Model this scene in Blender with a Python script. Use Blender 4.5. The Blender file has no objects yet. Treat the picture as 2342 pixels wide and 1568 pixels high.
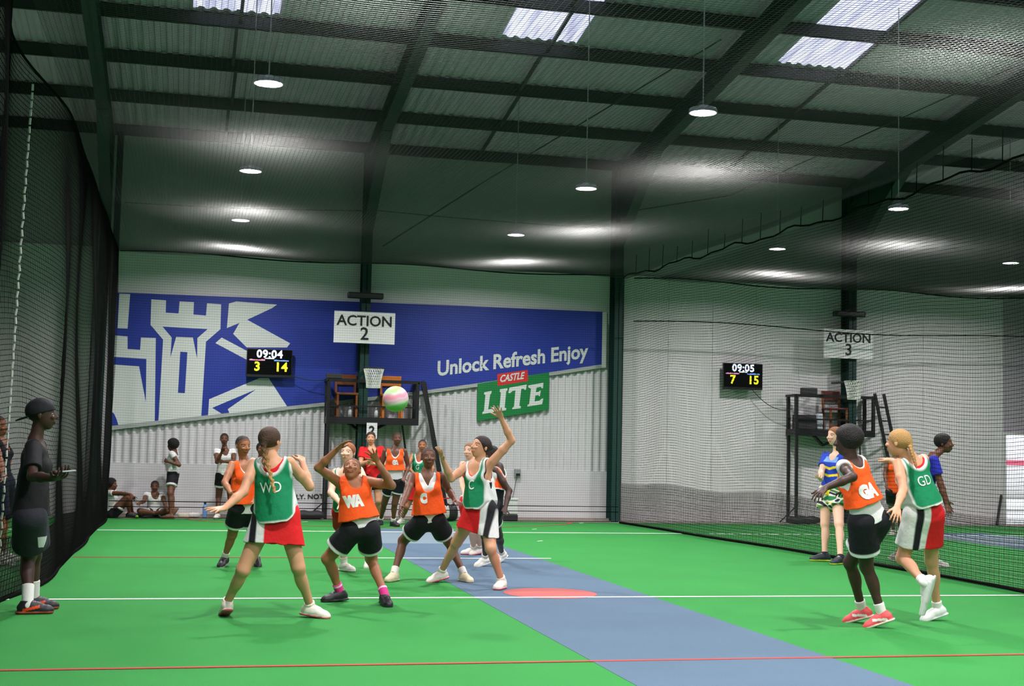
import bpy, bmesh, math, random
import numpy as np
from mathutils import Matrix, Vector
from mathutils.bvhtree import BVHTree
random.seed(7)
rng = np.random.default_rng(7)
S = bpy.context.scene
COL = S.collection

# ------------------------------------------------------------------ camera, sky, exposure
F_PX = 3096.1
CX, CY = 1171.0, 784.0
CAM_H = 1.47
def _calib():
    d = lambda x, y: np.array([(x-CX)/F_PX, -(y-CY)/F_PX, -1.0])
    Y = d(420, 1000); Y /= np.linalg.norm(Y)
    X = d(14087, 1312); X -= Y*X.dot(Y); X /= np.linalg.norm(X)
    return np.array([X, Y, np.cross(X, Y)])
CAMM = _calib()
cam_data = bpy.data.cameras.new('camera')
cam = bpy.data.objects.new('camera', cam_data)
COL.objects.link(cam)
m4 = Matrix([list(r)+[0] for r in CAMM]+[[0, 0, 0, 1]])
m4.translation = (0, 0, CAM_H)
cam.matrix_world = m4
cam_data.sensor_width = 36.0
cam_data.lens = 36.0*F_PX/2342.0
cam_data.clip_start = 0.1
cam_data.clip_end = 300
S.camera = cam
S.view_settings.view_transform = 'Standard'
S.view_settings.look = 'None'
S.view_settings.exposure = 0.95
S.view_settings.gamma = 1.0
S.view_settings.use_curve_mapping = False
S.cycles.max_bounces = 7
S.cycles.diffuse_bounces = 4
S.cycles.glossy_bounces = 2
S.cycles.transmission_bounces = 4
S.cycles.transparent_max_bounces = 8
S.cycles.sample_clamp_indirect = 6.0
S.cycles.use_denoising = True
w = bpy.data.worlds.new('overcast_sky'); S.world = w
w.use_nodes = True
wn = w.node_tree.nodes; wl = w.node_tree.links
bg = wn['Background']
tc = wn.new('ShaderNodeTexCoord'); sx = wn.new('ShaderNodeSeparateXYZ')
rp = wn.new('ShaderNodeValToRGB')
wl.new(tc.outputs['Generated'], sx.inputs[0]); wl.new(sx.outputs['Z'], rp.inputs[0])
rp.color_ramp.elements[0].color = (0.95, 0.95, 0.92, 1); rp.color_ramp.elements[1].color = (0.80, 0.86, 1.0, 1)
wl.new(rp.outputs[0], bg.inputs['Color'])
bg.inputs['Strength'].default_value = 0.95
LAMP_WATTS = 114.0
LAMP_SPREAD = 157.0

def ray(x, y):
    return CAMM @ np.array([(x-CX)/F_PX, -(y-CY)/F_PX, -1.0])
ORG = np.array([0, 0, CAM_H])
def ground(x, y, z=0.0):
    r = ray(x, y); return ORG + r*((z-CAM_H)/r[2])
def onY(x, y, Y):
    r = ray(x, y); return ORG + r*(Y/r[1])

# ------------------------------------------------------------------ helpers
def lin(c):
    return tuple(((v/255.0)/12.92 if v/255.0 <= 0.04045 else ((v/255.0+0.055)/1.055)**2.4) for v in c)
def rgb(r, g, b):
    return lin((r, g, b))
MATS = {}
def mat(name, col, rough=0.6, metal=0.0, noise=0.08, nscale=30.0, bump=0.0, bscale=60.0, spec=0.4, emit=None, estr=0.0):
    if name in MATS: return MATS[name]
    m = bpy.data.materials.new(name); m.use_nodes = True
    nt = m.node_tree; N = nt.nodes; L = nt.links
    b = N['Principled BSDF']
    b.inputs['Roughness'].default_value = rough
    b.inputs['Metallic'].default_value = metal
    b.inputs['Specular IOR Level'].default_value = spec
    tc = N.new('ShaderNodeTexCoord')
    if noise > 0:
        nz = N.new('ShaderNodeTexNoise'); nz.inputs['Scale'].default_value = nscale; nz.inputs['Detail'].default_value = 3
        L.new(tc.outputs['Object'], nz.inputs['Vector'])
        mx = N.new('ShaderNodeMix'); mx.data_type = 'RGBA'
        mx.inputs['A'].default_value = tuple(c*(1-noise) for c in col)+(1,)
        mx.inputs['B'].default_value = tuple(min(1, c*(1+noise)) for c in col)+(1,)
        L.new(nz.outputs['Fac'], mx.inputs['Factor']); L.new(mx.outputs['Result'], b.inputs['Base Color'])
    else:
        b.inputs['Base Color'].default_value = tuple(col)+(1,)
    if bump > 0:
        n2 = N.new('ShaderNodeTexNoise'); n2.inputs['Scale'].default_value = bscale
        L.new(tc.outputs['Object'], n2.inputs['Vector'])
        bp = N.new('ShaderNodeBump'); bp.inputs['Strength'].default_value = bump; bp.inputs['Distance'].default_value = 0.01
        L.new(n2.outputs['Fac'], bp.inputs['Height']); L.new(bp.outputs['Normal'], b.inputs['Normal'])
    if emit:
        b.inputs['Emission Color'].default_value = tuple(emit)+(1,); b.inputs['Emission Strength'].default_value = estr
    MATS[name] = m
    return m
def vmat(name, rough, bump=0.0, bscale=14.0, spec=0.3, noise=0.07, nscale=60.0, sheen=0.0, sss=0.0):
    """material whose pattern comes from the mesh's own colour attribute"""
    if name in MATS: return MATS[name]
    m = bpy.data.materials.new(name); m.use_nodes = True
    nt = m.node_tree; N = nt.nodes; L = nt.links
    b = N['Principled BSDF']; b.inputs['Roughness'].default_value = rough; b.inputs['Specular IOR Level'].default_value = spec
    a = N.new('ShaderNodeAttribute'); a.attribute_name = 'Col'
    tc = N.new('ShaderNodeTexCoord')
    nz = N.new('ShaderNodeTexNoise'); nz.inputs['Scale'].default_value = nscale; nz.inputs['Detail'].default_value = 2
    L.new(tc.outputs['Object'], nz.inputs['Vector'])
    mr = N.new('ShaderNodeMapRange'); mr.inputs['To Min'].default_value = 1-noise; mr.inputs['To Max'].default_value = 1+noise
    L.new(nz.outputs['Fac'], mr.inputs['Value'])
    mx = N.new('ShaderNodeMix'); mx.data_type = 'RGBA'; mx.blend_type = 'MULTIPLY'; mx.inputs['Factor'].default_value = 1
    L.new(a.outputs['Color'], mx.inputs['A']); L.new(mr.outputs['Result'], mx.inputs['B'])
    L.new(mx.outputs['Result'], b.inputs['Base Color'])
    if sss: b.inputs['Subsurface Weight'].default_value = sss; b.inputs['Subsurface Radius'].default_value = (0.01, 0.004, 0.002)
    if bump > 0:
        n2 = N.new('ShaderNodeTexNoise'); n2.inputs['Scale'].default_value = bscale
        L.new(tc.outputs['Object'], n2.inputs['Vector'])
        bp = N.new('ShaderNodeBump'); bp.inputs['Strength'].default_value = bump; bp.inputs['Distance'].default_value = 0.02
        L.new(n2.outputs['Fac'], bp.inputs['Height']); L.new(bp.outputs['Normal'], b.inputs['Normal'])
    MATS[name] = m
    return m

class MB:
    def __init__(s): s.v = []; s.f = []
    def raw(s, vs, fs):
        o = len(s.v); s.v += [tuple(map(float, p)) for p in vs]; s.f += [tuple(i+o for i in f) for f in fs]; return s
    def box(s, lo, hi):
        x0, y0, z0 = lo; x1, y1, z1 = hi
        return s.raw([(x0,y0,z0),(x1,y0,z0),(x1,y1,z0),(x0,y1,z0),(x0,y0,z1),(x1,y0,z1),(x1,y1,z1),(x0,y1,z1)],
                     [(0,3,2,1),(4,5,6,7),(0,1,5,4),(1,2,6,5),(2,3,7,6),(3,0,4,7)])
    def tube(s, pts, r, n=6, caps=True):
        pts = [np.array(p, float) for p in pts]; R = r if hasattr(r, '__len__') else [r]*len(pts)
        vs = []; prev = None
        for i, p in enumerate(pts):
            d = pts[min(i+1, len(pts)-1)]-pts[max(i-1, 0)]; d = d/(np.linalg.norm(d)+1e-12)
            if prev is None:
                a = np.array([0, 0, 1.0]) if abs(d[2]) < 0.9 else np.array([1.0, 0, 0])
            else: a = prev
            a = a-d*a.dot(d); a /= np.linalg.norm(a); b = np.cross(d, a); prev = a
            for k in range(n):
                t = 2*math.pi*k/n; vs.append(p+R[i]*(a*math.cos(t)+b*math.sin(t)))
        fs = []
        for i in range(len(pts)-1):
            for k in range(n):
                k2 = (k+1) % n; fs.append((i*n+k, i*n+k2, (i+1)*n+k2, (i+1)*n+k))
        if caps:
            fs.append(tuple(range(n-1, -1, -1))); fs.append(tuple((len(pts)-1)*n+k for k in range(n)))
        return s.raw(vs, fs)
    def bar(s, a, b, wd, ht, up=(0, 0, 1)):
        a = np.array(a, float); b = np.array(b, float); d = b-a; d /= np.linalg.norm(d)
        up = np.array(up, float); sd = np.cross(d, up); sd /= np.linalg.norm(sd); u = np.cross(sd, d)
        vs = [p+sd*sx*wd/2+u*sz*ht/2 for p in (a, b) for sx, sz in ((-1,-1),(1,-1),(1,1),(-1,1))]
        return s.raw(vs, [(0,1,2,3),(7,6,5,4),(0,4,5,1),(1,5,6,2),(2,6,7,3),(3,7,4,0)])
    def prism(s, poly, n, th):
        """flat outline of 3-D points given thickness th along n"""
        n = np.array(n, float); k = len(poly); P = [np.array(p, float) for p in poly]
        vs = P+[p+n*th for p in P]
        return s.raw(vs, [tuple(range(k)), tuple(range(2*k-1, k-1, -1))]+[(i, i+k, (i+1) % k+k, (i+1) % k) for i in range(k)])
    def lathe(s, prof, c=(0,0,0), n=24):
        vs = []
        for r, z in prof:
            for k in range(n):
                t = 2*math.pi*k/n; vs.append((c[0]+r*math.cos(t), c[1]+r*math.sin(t), c[2]+z))
        fs = [(i*n+k, i*n+(k+1) % n, (i+1)*n+(k+1) % n, (i+1)*n+k) for i in range(len(prof)-1) for k in range(n)]
        fs.append(tuple(range(n-1, -1, -1))); fs.append(tuple((len(prof)-1)*n+k for k in range(n)))
        return s.raw(vs, fs)
    def build(s, name, m, parent=None, smooth=False, bevel=0.0, loc=None):
        me = bpy.data.meshes.new(name)
        v = s.v
        if parent is not None and loc is None: loc = tuple(parent.matrix_world.translation) if not parent.parent else WORLD[parent.name]
        if loc is not None: v = [(a-loc[0], b-loc[1], c-loc[2]) for a, b, c in v]
        me.from_pydata(v, [], s.f); me.update()
        bm = bmesh.new(); bm.from_mesh(me); bmesh.ops.recalc_face_normals(bm, faces=bm.faces); bm.to_mesh(me); bm.free()
        if smooth:
            me.shade_smooth()
        me.materials.append(m)
        o = bpy.data.objects.new(name, me); COL.objects.link(o)
        if parent is not None: o.parent = parent; WORLD[o.name] = loc
        elif loc is not None: o.location = loc
        if bevel > 0:
            md = o.modifiers.new('bevel', 'BEVEL'); md.width = bevel; md.segments = 2; md.limit_method = 'ANGLE'
        return o
WORLD = {}
def tag(o, label, cat, group=None, kind=None):
    if label: o['label'] = label
    if cat: o['category'] = cat
    if group: o['group'] = group
    if kind: o['kind'] = kind
    return o
def empty(name, loc, label, cat, group=None):
    o = bpy.data.objects.new(name, None); COL.objects.link(o)
    o.location = tuple(float(v) for v in loc); o.empty_display_size = 0.1
    o.matrix_world = Matrix.Translation(o.location)
    return tag(o, label, cat, group)
def struct(name, mb, m, label=None, smooth=False):
    o = mb.build(name, m, smooth=smooth); o['kind'] = 'structure'
    if label: o['label'] = label; o['category'] = name.split('_')[0]
    return o
def text_mesh(body, size, offset=0.0, shear=0.0, extrude=0.004, align='CENTER', spacing=1.0, res=3):
    cu = bpy.data.curves.new('lettering', 'FONT'); cu.body = body; cu.size = size; cu.offset = offset; cu.shear = shear
    cu.extrude = extrude; cu.align_x = align; cu.align_y = 'CENTER'; cu.space_character = spacing; cu.resolution_u = res
    o = bpy.data.objects.new('lettering', cu); COL.objects.link(o)
    dg = bpy.context.evaluated_depsgraph_get()
    me = bpy.data.meshes.new_from_object(o.evaluated_get(dg))
    COL.objects.unlink(o); bpy.data.objects.remove(o)
    me.materials.clear()
    return me
def place_text(name, body, size, origin, xdir, m, parent, ydir=(0, 0, 1), **kw):
    """text lying in a plane: origin centre, xdir along the line, ydir up"""
    me = text_mesh(body, size, **kw)
    X = np.array(xdir, float); X /= np.linalg.norm(X); Yd = np.array(ydir, float)
    Z = np.cross(X, Yd); Z /= np.linalg.norm(Z)
    if not kw.get('skewed'): Yd = np.cross(Z, X)
    M = Matrix([[X[i], Yd[i], Z[i], float(origin[i])-(parent.location[i] if parent else 0)] for i in range(3)]+[[0, 0, 0, 1]])
    me.transform(M); me.materials.append(m)
    o = bpy.data.objects.new(name, me); COL.objects.link(o)
    if parent: o.parent = parent
    return o

# ------------------------------------------------------------------ the hall
WALL_Y = 26.2
X0, X1 = -7.0, 20.0
YB = -7.0
EAVE = 7.0
SLOPE = 0.147
roofz = lambda y: EAVE + SLOPE*(WALL_Y-y)
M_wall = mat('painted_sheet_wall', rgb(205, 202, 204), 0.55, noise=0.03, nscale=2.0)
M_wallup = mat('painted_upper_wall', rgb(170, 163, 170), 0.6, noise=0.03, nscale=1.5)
M_conc = mat('bare_concrete', rgb(150, 142, 130), 0.85, noise=0.15, nscale=8)
M_roof = mat('galvanised_roof_sheet', rgb(202, 172, 202), 0.5, metal=0.0, noise=0.12, nscale=3)
M_steel = mat('dark_green_steel', rgb(18, 54, 48), 0.5, noise=0.1, nscale=5)
M_purlin = mat('dark_purlin_steel', rgb(44, 50, 48), 0.5, noise=0.1, nscale=5)
M_black = mat('black_painted_steel', rgb(26, 26, 28), 0.45, noise=0.1)
M_net = mat('black_netting_cord', rgb(22, 23, 22), 0.95, noise=0.1, spec=0.0)
M_netc = mat('grey_netting_cord', rgb(80, 80, 78), 0.95, noise=0.1, spec=0.0)

def turf(name, col, var, seed):
    m = bpy.data.materials.new(name); m.use_nodes = True
    nt = m.node_tree; N = nt.nodes; L = nt.links; b = N['Principled BSDF']
    b.inputs['Roughness'].default_value = 0.9; b.inputs['Specular IOR Level'].default_value = 0.15
    tc = N.new('ShaderNodeTexCoord')
    n1 = N.new('ShaderNodeTexNoise'); n1.inputs['Scale'].default_value = 140; n1.inputs['Detail'].default_value = 2
    n2 = N.new('ShaderNodeTexNoise'); n2.inputs['Scale'].default_value = 0.9; n2.inputs['Detail'].default_value = 4
    for n in (n1, n2): L.new(tc.outputs['Object'], n.inputs['Vector'])
    ad = N.new('ShaderNodeMath'); ad.operation = 'ADD'; L.new(n1.outputs['Fac'], ad.inputs[0]); L.new(n2.outputs['Fac'], ad.inputs[1])
    mr = N.new('ShaderNodeMapRange'); mr.inputs['From Min'].default_value = 0.6; mr.inputs['From Max'].default_value = 1.4
    mr.inputs['To Min'].default_value = 1-var; mr.inputs['To Max'].default_value = 1+var
    L.new(ad.outputs[0], mr.inputs['Value'])
    mx = N.new('ShaderNodeMix'); mx.data_type = 'RGBA'; mx.blend_type = 'MULTIPLY'; mx.inputs['Factor'].default_value = 1
    mx.inputs['A'].default_value = tuple(col)+(1,); L.new(mr.outputs['Result'], mx.inputs['B'])
    L.new(mx.outputs['Result'], b.inputs['Base Color'])
    bp = N.new('ShaderNodeBump'); bp.inputs['Strength'].default_value = 0.5; bp.inputs['Distance'].default_value = 0.006
    L.new(n1.outputs['Fac'], bp.inputs['Height']); L.new(bp.outputs['Normal'], b.inputs['Normal'])
    return m
M_green = turf('green_turf', rgb(48, 128, 59), 0.10, 1)
M_blue = turf('blue_turf', rgb(82, 102, 119), 0.08, 2)
M_blue2 = turf('pale_blue_turf', rgb(112, 128, 138), 0.08, 3)
M_white = mat('white_line_paint', rgb(225, 228, 220), 0.8, noise=0.08, nscale=40)
M_red = mat('red_line_paint', rgb(170, 60, 50), 0.8, noise=0.08, nscale=40)
M_redspot = mat('red_turf_disc', rgb(168, 84, 80), 0.9, noise=0.08, nscale=60)

TURF_END = 25.45
floor = struct('floor', MB().box((X0, YB, -0.2), (X1, WALL_Y+0.2, -0.004)), M_conc)
COURTS = [(-6.4, -1.45), (-1.25, 8.75), (9.0, 19.0)]
for k, (a, b) in enumerate(COURTS):
    struct('floor_turf', MB().box((a if k else X0, YB, -0.004), (b, TURF_END, 0.0)), M_green)
struct('floor_turf', MB().box((-1.45, YB, -0.004), (-1.25, TURF_END, -0.001)), M_green)
struct('floor_turf', MB().box((8.75, YB, -0.004), (9.0, TURF_END, -0.001)), M_green)
struct('floor_blue_strip', MB().box((2.79, YB, 0.0), (4.58, 23.1, 0.002)), M_blue)
struct('floor_blue_strip', MB().box((13.0, YB, 0.0), (14.9, 23.1, 0.002)), M_blue)
struct('floor_blue_strip_end', MB().box((2.79, 19.75, 0.002), (4.58, 22.3, 0.0025)), M_blue2)
struct('floor_blue_strip_end', MB().box((13.0, 19.75, 0.002), (14.9, 22.3, 0.0025)), M_blue2)
def line(name, a, b, wd, m, z=0.004):
    a = np.array(a); b = np.array(b); d = b-a; d = d/np.linalg.norm(d); n = np.array([-d[1], d[0]])*wd/2
    p = [(a+n), (b+n), (b-n), (a-n)]
    struct(name, MB().prism([(q[0], q[1], z-0.002) for q in p], (0, 0, 1), 0.003), m)
line('floor_line', (-1.25, 12.85), (8.75, 12.85), 0.06, M_white)
line('floor_line', (-1.25, 22.2), (8.75, 22.35), 0.075, M_white)
line('floor_line', (-1.25, 9.04), (8.75, 9.04), 0.045, M_red)
line('floor_line', (-1.25, 17.27), (2.3, 17.27), 0.04, M_red)
line('floor_line', (2.3, 17.24), (4.73, 17.24), 0.05, M_white)
line('floor_line', (9.0, 22.35), (19.0, 22.5), 0.075, M_white)
line('floor_line', (-6.4, 12.85), (-1.45, 12.85), 0.06, M_white)
line('floor_line', (-6.4, 22.2), (-1.45, 22.2), 0.075, M_white)
line('floor_line', (9.0, 12.85), (19.0, 12.85), 0.06, M_white)
arc = []; ri, ro = 3.62, 3.70
cx_, cy_ = 3.75, 25.75
A = [math.radians(182+t*(176/48)) for t in range(49)]
mb = MB(); vs = []
for t in A: vs += [(cx_+ro*math.cos(t), min(TURF_END, cy_+0.62*ro*math.sin(t)), 0.004), (cx_+ri*math.cos(t), min(TURF_END, cy_+0.62*ri*math.sin(t)), 0.004)]
mb.raw(vs, [(2*i, 2*i+1, 2*i+3, 2*i+2) for i in range(48)])
struct('floor_goal_arc', mb, M_red)
struct('floor_centre_disc', MB().lathe([(0.47, 0.002), (0.47, 0.0045)], (3.62, 13.2, 0), 40), M_redspot)
for (x, y) in ((1330, 1196), (1235, 1237), (1222, 1210), (697, 1193)):
    g = ground(x, y); line('floor_line_mark', (g[0]-0.05, g[1]-0.06), (g[0]+0.05, g[1]+0.06), 0.03, M_white)

# far wall: ribbed sheet, smooth upper sheet, plain kick panels
DX = (17.33, 18.6); DZ = 1.94
def ribbed(x0, x1, z0, z1, y, pitch, dep):
    vs = []; n = int((x1-x0)/pitch*8)
    xs = np.linspace(x0, x1, n+1)
    for x in xs:
        c = math.cos(2*math.pi*(x-x0)/pitch); d = dep*0.5*max(-1, min(1, 1.8*c))
        vs += [(x, y-d, z0), (x, y-d, z1)]
    return MB().raw(vs, [(2*i, 2*i+2, 2*i+3, 2*i+1) for i in range(n)])
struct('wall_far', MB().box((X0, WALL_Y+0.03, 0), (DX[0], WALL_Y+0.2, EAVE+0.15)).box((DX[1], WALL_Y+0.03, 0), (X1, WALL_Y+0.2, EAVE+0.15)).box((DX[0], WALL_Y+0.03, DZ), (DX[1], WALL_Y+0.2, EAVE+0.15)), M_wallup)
struct('wall_far_ribbed_sheet', ribbed(-1.5, 8.35, 0.98, 3.96, WALL_Y, 0.148, 0.045), M_wall, smooth=True)
struct('wall_far_smooth_sheet', MB().box((-1.5, WALL_Y-0.03, 3.96), (8.35, WALL_Y+0.02, 4.95)), M_wall)
struct('wall_far_plain_sheet', MB().box((-1.5, WALL_Y-0.025, 0.0), (8.35, WALL_Y+0.02, 0.98)), M_wall)
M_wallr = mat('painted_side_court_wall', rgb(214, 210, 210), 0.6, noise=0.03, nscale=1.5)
mbr = MB()
for i in range(9):
    xa = 8.62+i*(DX[0]-8.62)/9; xb = 8.62+(i+1)*(DX[0]-8.62)/9
    mbr.box((xa+0.003, WALL_Y-0.02, 0.0), (xb-0.003, WALL_Y+0.02, 4.98))
struct('wall_far_panels', mbr, M_wallr)
struct('wall_left_court_panels', MB().box((X0, WALL_Y-0.02, 0), (-1.75, WALL_Y+0.02, 4.98)), M_wallr)
def trapw(x):
    return MB().raw([(x, YB, 0), (x, WALL_Y+0.2, 0), (x, WALL_Y+0.2, roofz(WALL_Y)+0.3), (x, YB, roofz(YB)+0.3)], [(0, 1, 2, 3)])
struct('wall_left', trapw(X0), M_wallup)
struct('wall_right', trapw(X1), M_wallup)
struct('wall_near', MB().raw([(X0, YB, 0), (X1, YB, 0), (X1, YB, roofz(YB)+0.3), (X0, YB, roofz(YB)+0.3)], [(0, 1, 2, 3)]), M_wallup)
struct('trim_wall_base', MB().box((-1.5, WALL_Y-0.10, -0.004), (8.35, WALL_Y-0.03, 0.05)), M_conc)
# outside, seen through the doorway
struct('ground_outside', MB().box((8, WALL_Y+0.2, -0.25), (40, 70, -0.02)), mat('sunlit_concrete', rgb(225, 225, 220), 0.9))
# roof: corrugated sheet with translucent strips in the middle of each bay
M_sky = bpy.data.materials.new('translucent_roof_sheet'); M_sky.use_nodes = True
nt = M_sky.node_tree; nt.nodes.remove(nt.nodes['Principled BSDF'])
t1 = nt.nodes.new('ShaderNodeBsdfTranslucent'); t2 = nt.nodes.new('ShaderNodeBsdfTransparent'); ms = nt.nodes.new('ShaderNodeMixShader')
tcx = nt.nodes.new('ShaderNodeTexCoord'); nz = nt.nodes.new('ShaderNodeTexNoise'); nz.inputs['Scale'].default_value = 3.0
mpn = nt.nodes.new('ShaderNodeMapping'); mpn.inputs['Scale'].default_value = (3.0, 0.25, 1)
nt.links.new(tcx.outputs['Object'], mpn.inputs['Vector']); nt.links.new(mpn.outputs['Vector'], nz.inputs['Vector'])
cr = nt.nodes.new('ShaderNodeValToRGB'); cr.color_ramp.elements[0].position = 0.3; cr.color_ramp.elements[1].position = 0.62
cr.color_ramp.elements[0].color = rgb(150, 152, 178)+(1,); cr.color_ramp.elements[1].color = rgb(226, 228, 240)+(1,)
nt.links.new(nz.outputs['Fac'], cr.inputs[0]); nt.links.new(cr.outputs[0], t1.inputs['Color'])
t2.inputs['Color'].default_value = (0.55, 0.56, 0.66, 1); ms.inputs[0].default_value = 0.3
nt.links.new(t1.outputs[0], ms.inputs[1]); nt.links.new(t2.outputs[0], ms.inputs[2])
nt.links.new(ms.outputs[0], nt.nodes['Material Output'].inputs['Surface'])
def roofsheet(x0, x1, y0, y1, pitch=0.19, dep=0.035, dz=0.22):
    n = max(8, int((x1-x0)/pitch*6)); vs = []
    for x in np.linspace(x0, x1, n+1):
        c = math.cos(2*math.pi*x/pitch); d = dep*0.5*max(-1, min(1, 1.7*c))
        vs += [(x, y0, roofz(y0)+dz+d), (x, y1, roofz(y1)+dz+d)]
    return MB().raw(vs, [(2*i, 2*i+2, 2*i+3, 2*i+1) for i in range(n)])
SKY_END = 20.78
strips = [(-4.95, -3.65), (-0.12, 1.18), (4.72, 5.95), (9.5, 10.75), (14.4, 15.6)]
xs = [X0]+[v for s_ in strips for v in s_]+[X1]
for i in range(0, len(xs), 2):
    struct('ceiling_roof_sheet', roofsheet(xs[i], xs[i+1], YB, WALL_Y+0.2), M_roof)
for i, (a, b) in enumerate(strips):
    struct('ceiling_roof_sheet', roofsheet(a, b, SKY_END, WALL_Y+0.2), M_roof)
    struct('window_%d' % (i+1), roofsheet(a, b, -1.0, SKY_END), M_sky, smooth=True)
    struct('ceiling_roof_sheet', roofsheet(a, b, YB, -1.0), M_roof)
# purlins
py = [25.85, 24.22, 22.55, 20.9, 19.3, 17.7, 16.1, 14.5, 12.9, 11.3, 9.7, 8.1, 6.5]
for y in py:
    z = roofz(y)+0.195
    m_ = MB().box((X0, y-0.035, z-0.20), (X1, y-0.029, z)).box((X0, y-0.035, z-0.20), (X1, y+0.035, z-0.194)).box((X0, y-0.035, z-0.006), (X1, y+0.035, z)).box((X0, y+0.029, z-0.20), (X1, y+0.035, z-0.175))
    struct('ceiling_purlin', m_, M_purlin)
def ibeam(mb, a, b, wd, dp, up):
    a = np.array(a, float); b = np.array(b, float); up = np.array(up, float)
    d = (b-a)/np.linalg.norm(b-a); up = up-d*up.dot(d); up /= np.linalg.norm(up)
    mb.bar(a, b, 0.012, dp, up)
    for s_ in (-1, 1): mb.bar(a+up*s_*(dp/2-0.008), b+up*s_*(dp/2-0.008), wd, 0.016, up)
COLX = [-1.56, 3.30, 8.38, 13.52, 18.6]
for x in COLX:
    mb = MB(); ibeam(mb, (x, 25.95, 0), (x, 25.95, EAVE+0.1), 0.17, 0.36, (0, 1, 0))
    struct('column', mb, M_steel)
    mb = MB(); y1 = YB+0.1
    ibeam(mb, (x, 25.9, roofz(25.9)-0.2), (x, y1, roofz(y1)-0.2), 0.2, 0.38, (0, 0, 1))
    # haunch
    y2 = 23.6
    mb.prism([(x-0.006, 25.78, roofz(25.78)-0.35), (x-0.006, 25.78, 5.55), (x-0.006, y2, roofz(y2)-0.38)], (1, 0, 0), 0.012)
    mb.bar((x, 25.78, 5.55), (x, y2, roofz(y2)-0.4), 0.2, 0.016, (0, 1, 1))
    struct('ceiling_rafter', mb, M_steel)
struct('column', MB().bar((-1.33, 25.36, 0), (-1.33, 25.36, 7.0), 0.11, 0.11, (0, 1, 0)), M_black)
# sag bars and wind bracing between rafters
for xa in (0.55, 5.45, 10.6):
    mb = MB()
    for i in range(len(py)-1):
        mb.bar((xa+0.05*(i % 2), py[i], roofz(py[i])+0.09), (xa+0.05*(i % 2), py[i+1], roofz(py[i+1])+0.09), 0.05, 0.05)
    struct('ceiling_sag_bar', mb, M_purlin)
for xa, xb in ((3.35, 8.35), (8.35, 13.5)):
    mb = MB(); mb.tube([(xa+0.2, 25.6, 5.2 if xa < 5 else 6.2), (xa+2.2, 25.3, 6.6), (xb-0.4, 19.5, roofz(19.5)-0.1)], 0.012)
    struct('ceiling_brace_rod', mb, M_purlin)
# ------------------------------------------------------------------ lamps
M_lampbody = mat('lamp_housing_grey', rgb(190, 192, 195), 0.4, metal=0.6)
M_glow = bpy.data.materials.new('lamp_glow'); M_glow.use_nodes = True
b_ = M_glow.node_tree.nodes['Principled BSDF']; b_.inputs['Base Color'].default_value = (0.9, 0.9, 0.9, 1)
b_.inputs['Emission Color'].default_value = (0.97, 1.0, 0.95, 1); b_.inputs['Emission Strength'].default_value = 7.0
LR = 0.145
BEAM = None
def lamp(x, y, z, label, group='round high bay lamps'):
    global BEAM
    t = empty('high_bay_lamp', (x, y, z), label, 'lamp', group)
    MB().lathe([(0.0, 0.075), (0.05, 0.075), (0.055, 0.05), (LR+0.002, 0.04), (LR+0.012, 0.02), (LR+0.015, -0.012), (LR+0.004, -0.012), (LR+0.002, 0.004), (0.0, 0.004)], (x, y, z), 28).build('housing', M_lampbody, t, smooth=False)
    MB().lathe([(LR, 0.003), (LR, 0.0), (LR*0.8, -0.006), (0.001, -0.008)], (x, y, z), 28).build('lens', M_glow, t, smooth=True)
    if BEAM is None:
        BEAM = bpy.data.lights.new('beam', 'AREA'); BEAM.shape = 'DISK'; BEAM.size = LR*1.8; BEAM.energy = LAMP_WATTS
        BEAM.spread = math.radians(LAMP_SPREAD); BEAM.color = (1.0, 0.965, 0.99)
    bo = bpy.data.objects.new('beam', BEAM); COL.objects.link(bo); bo.parent = t; bo.location = (0, 0, -0.012)
    MB().tube([(x, y, z+0.07), (x, y, roofz(y)+0.2)], 0.008, 5).build('cable', M_lampbody, t)
    return t
ROWN = {0.72: 'left', 5.5: 'middle', 10.45: 'right', 15.3: 'far right'}
lamps = {
 (0.72, 14.2): 'bright round lamp hanging nearest over the left half of the main court',
 (0.76, 19.0): 'round lamp second from the camera in the left row over the main court',
 (0.80, 23.4): 'small round lamp nearest the blue banner in the left row',
 (5.46, 13.9): 'bright round lamp hanging nearest over the right half of the main court',
 (5.52, 18.6): 'round lamp left of the dark post, second in the middle row',
 (5.60, 23.2): 'small round lamp above the word banner, last in the middle row',
 (10.46, 18.5): 'round lamp over the side court just right of its column',
 (10.53, 23.0): 'small round lamp over the side court between the two columns',
 (15.4, 23.0): 'round lamp cut by the right edge of the photo'}
for (x, y), lb in lamps.items(): lamp(x, y, 5.2, lb)
for x in (1.3, 5.65, 10.45):
    for y in (9.0, 4.6, 0.0):
        lamp(x, y, 5.2, 'round lamp hanging over the near half of the courts above the frame', 'high bay lamps above the frame')
lamp(10.45, 13.9, 5.2, 'round lamp hanging over the near half of the courts above the frame', 'high bay lamps above the frame')
lamp(15.3, 18.5, 5.2, 'round lamp hanging over the near half of the courts above the frame', 'high bay lamps above the frame')
for y in (18.8,):
    lamp(-4.3, y, 5.2, 'round lamp hanging over the left court outside the frame', 'high bay lamps over the left court')

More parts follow.
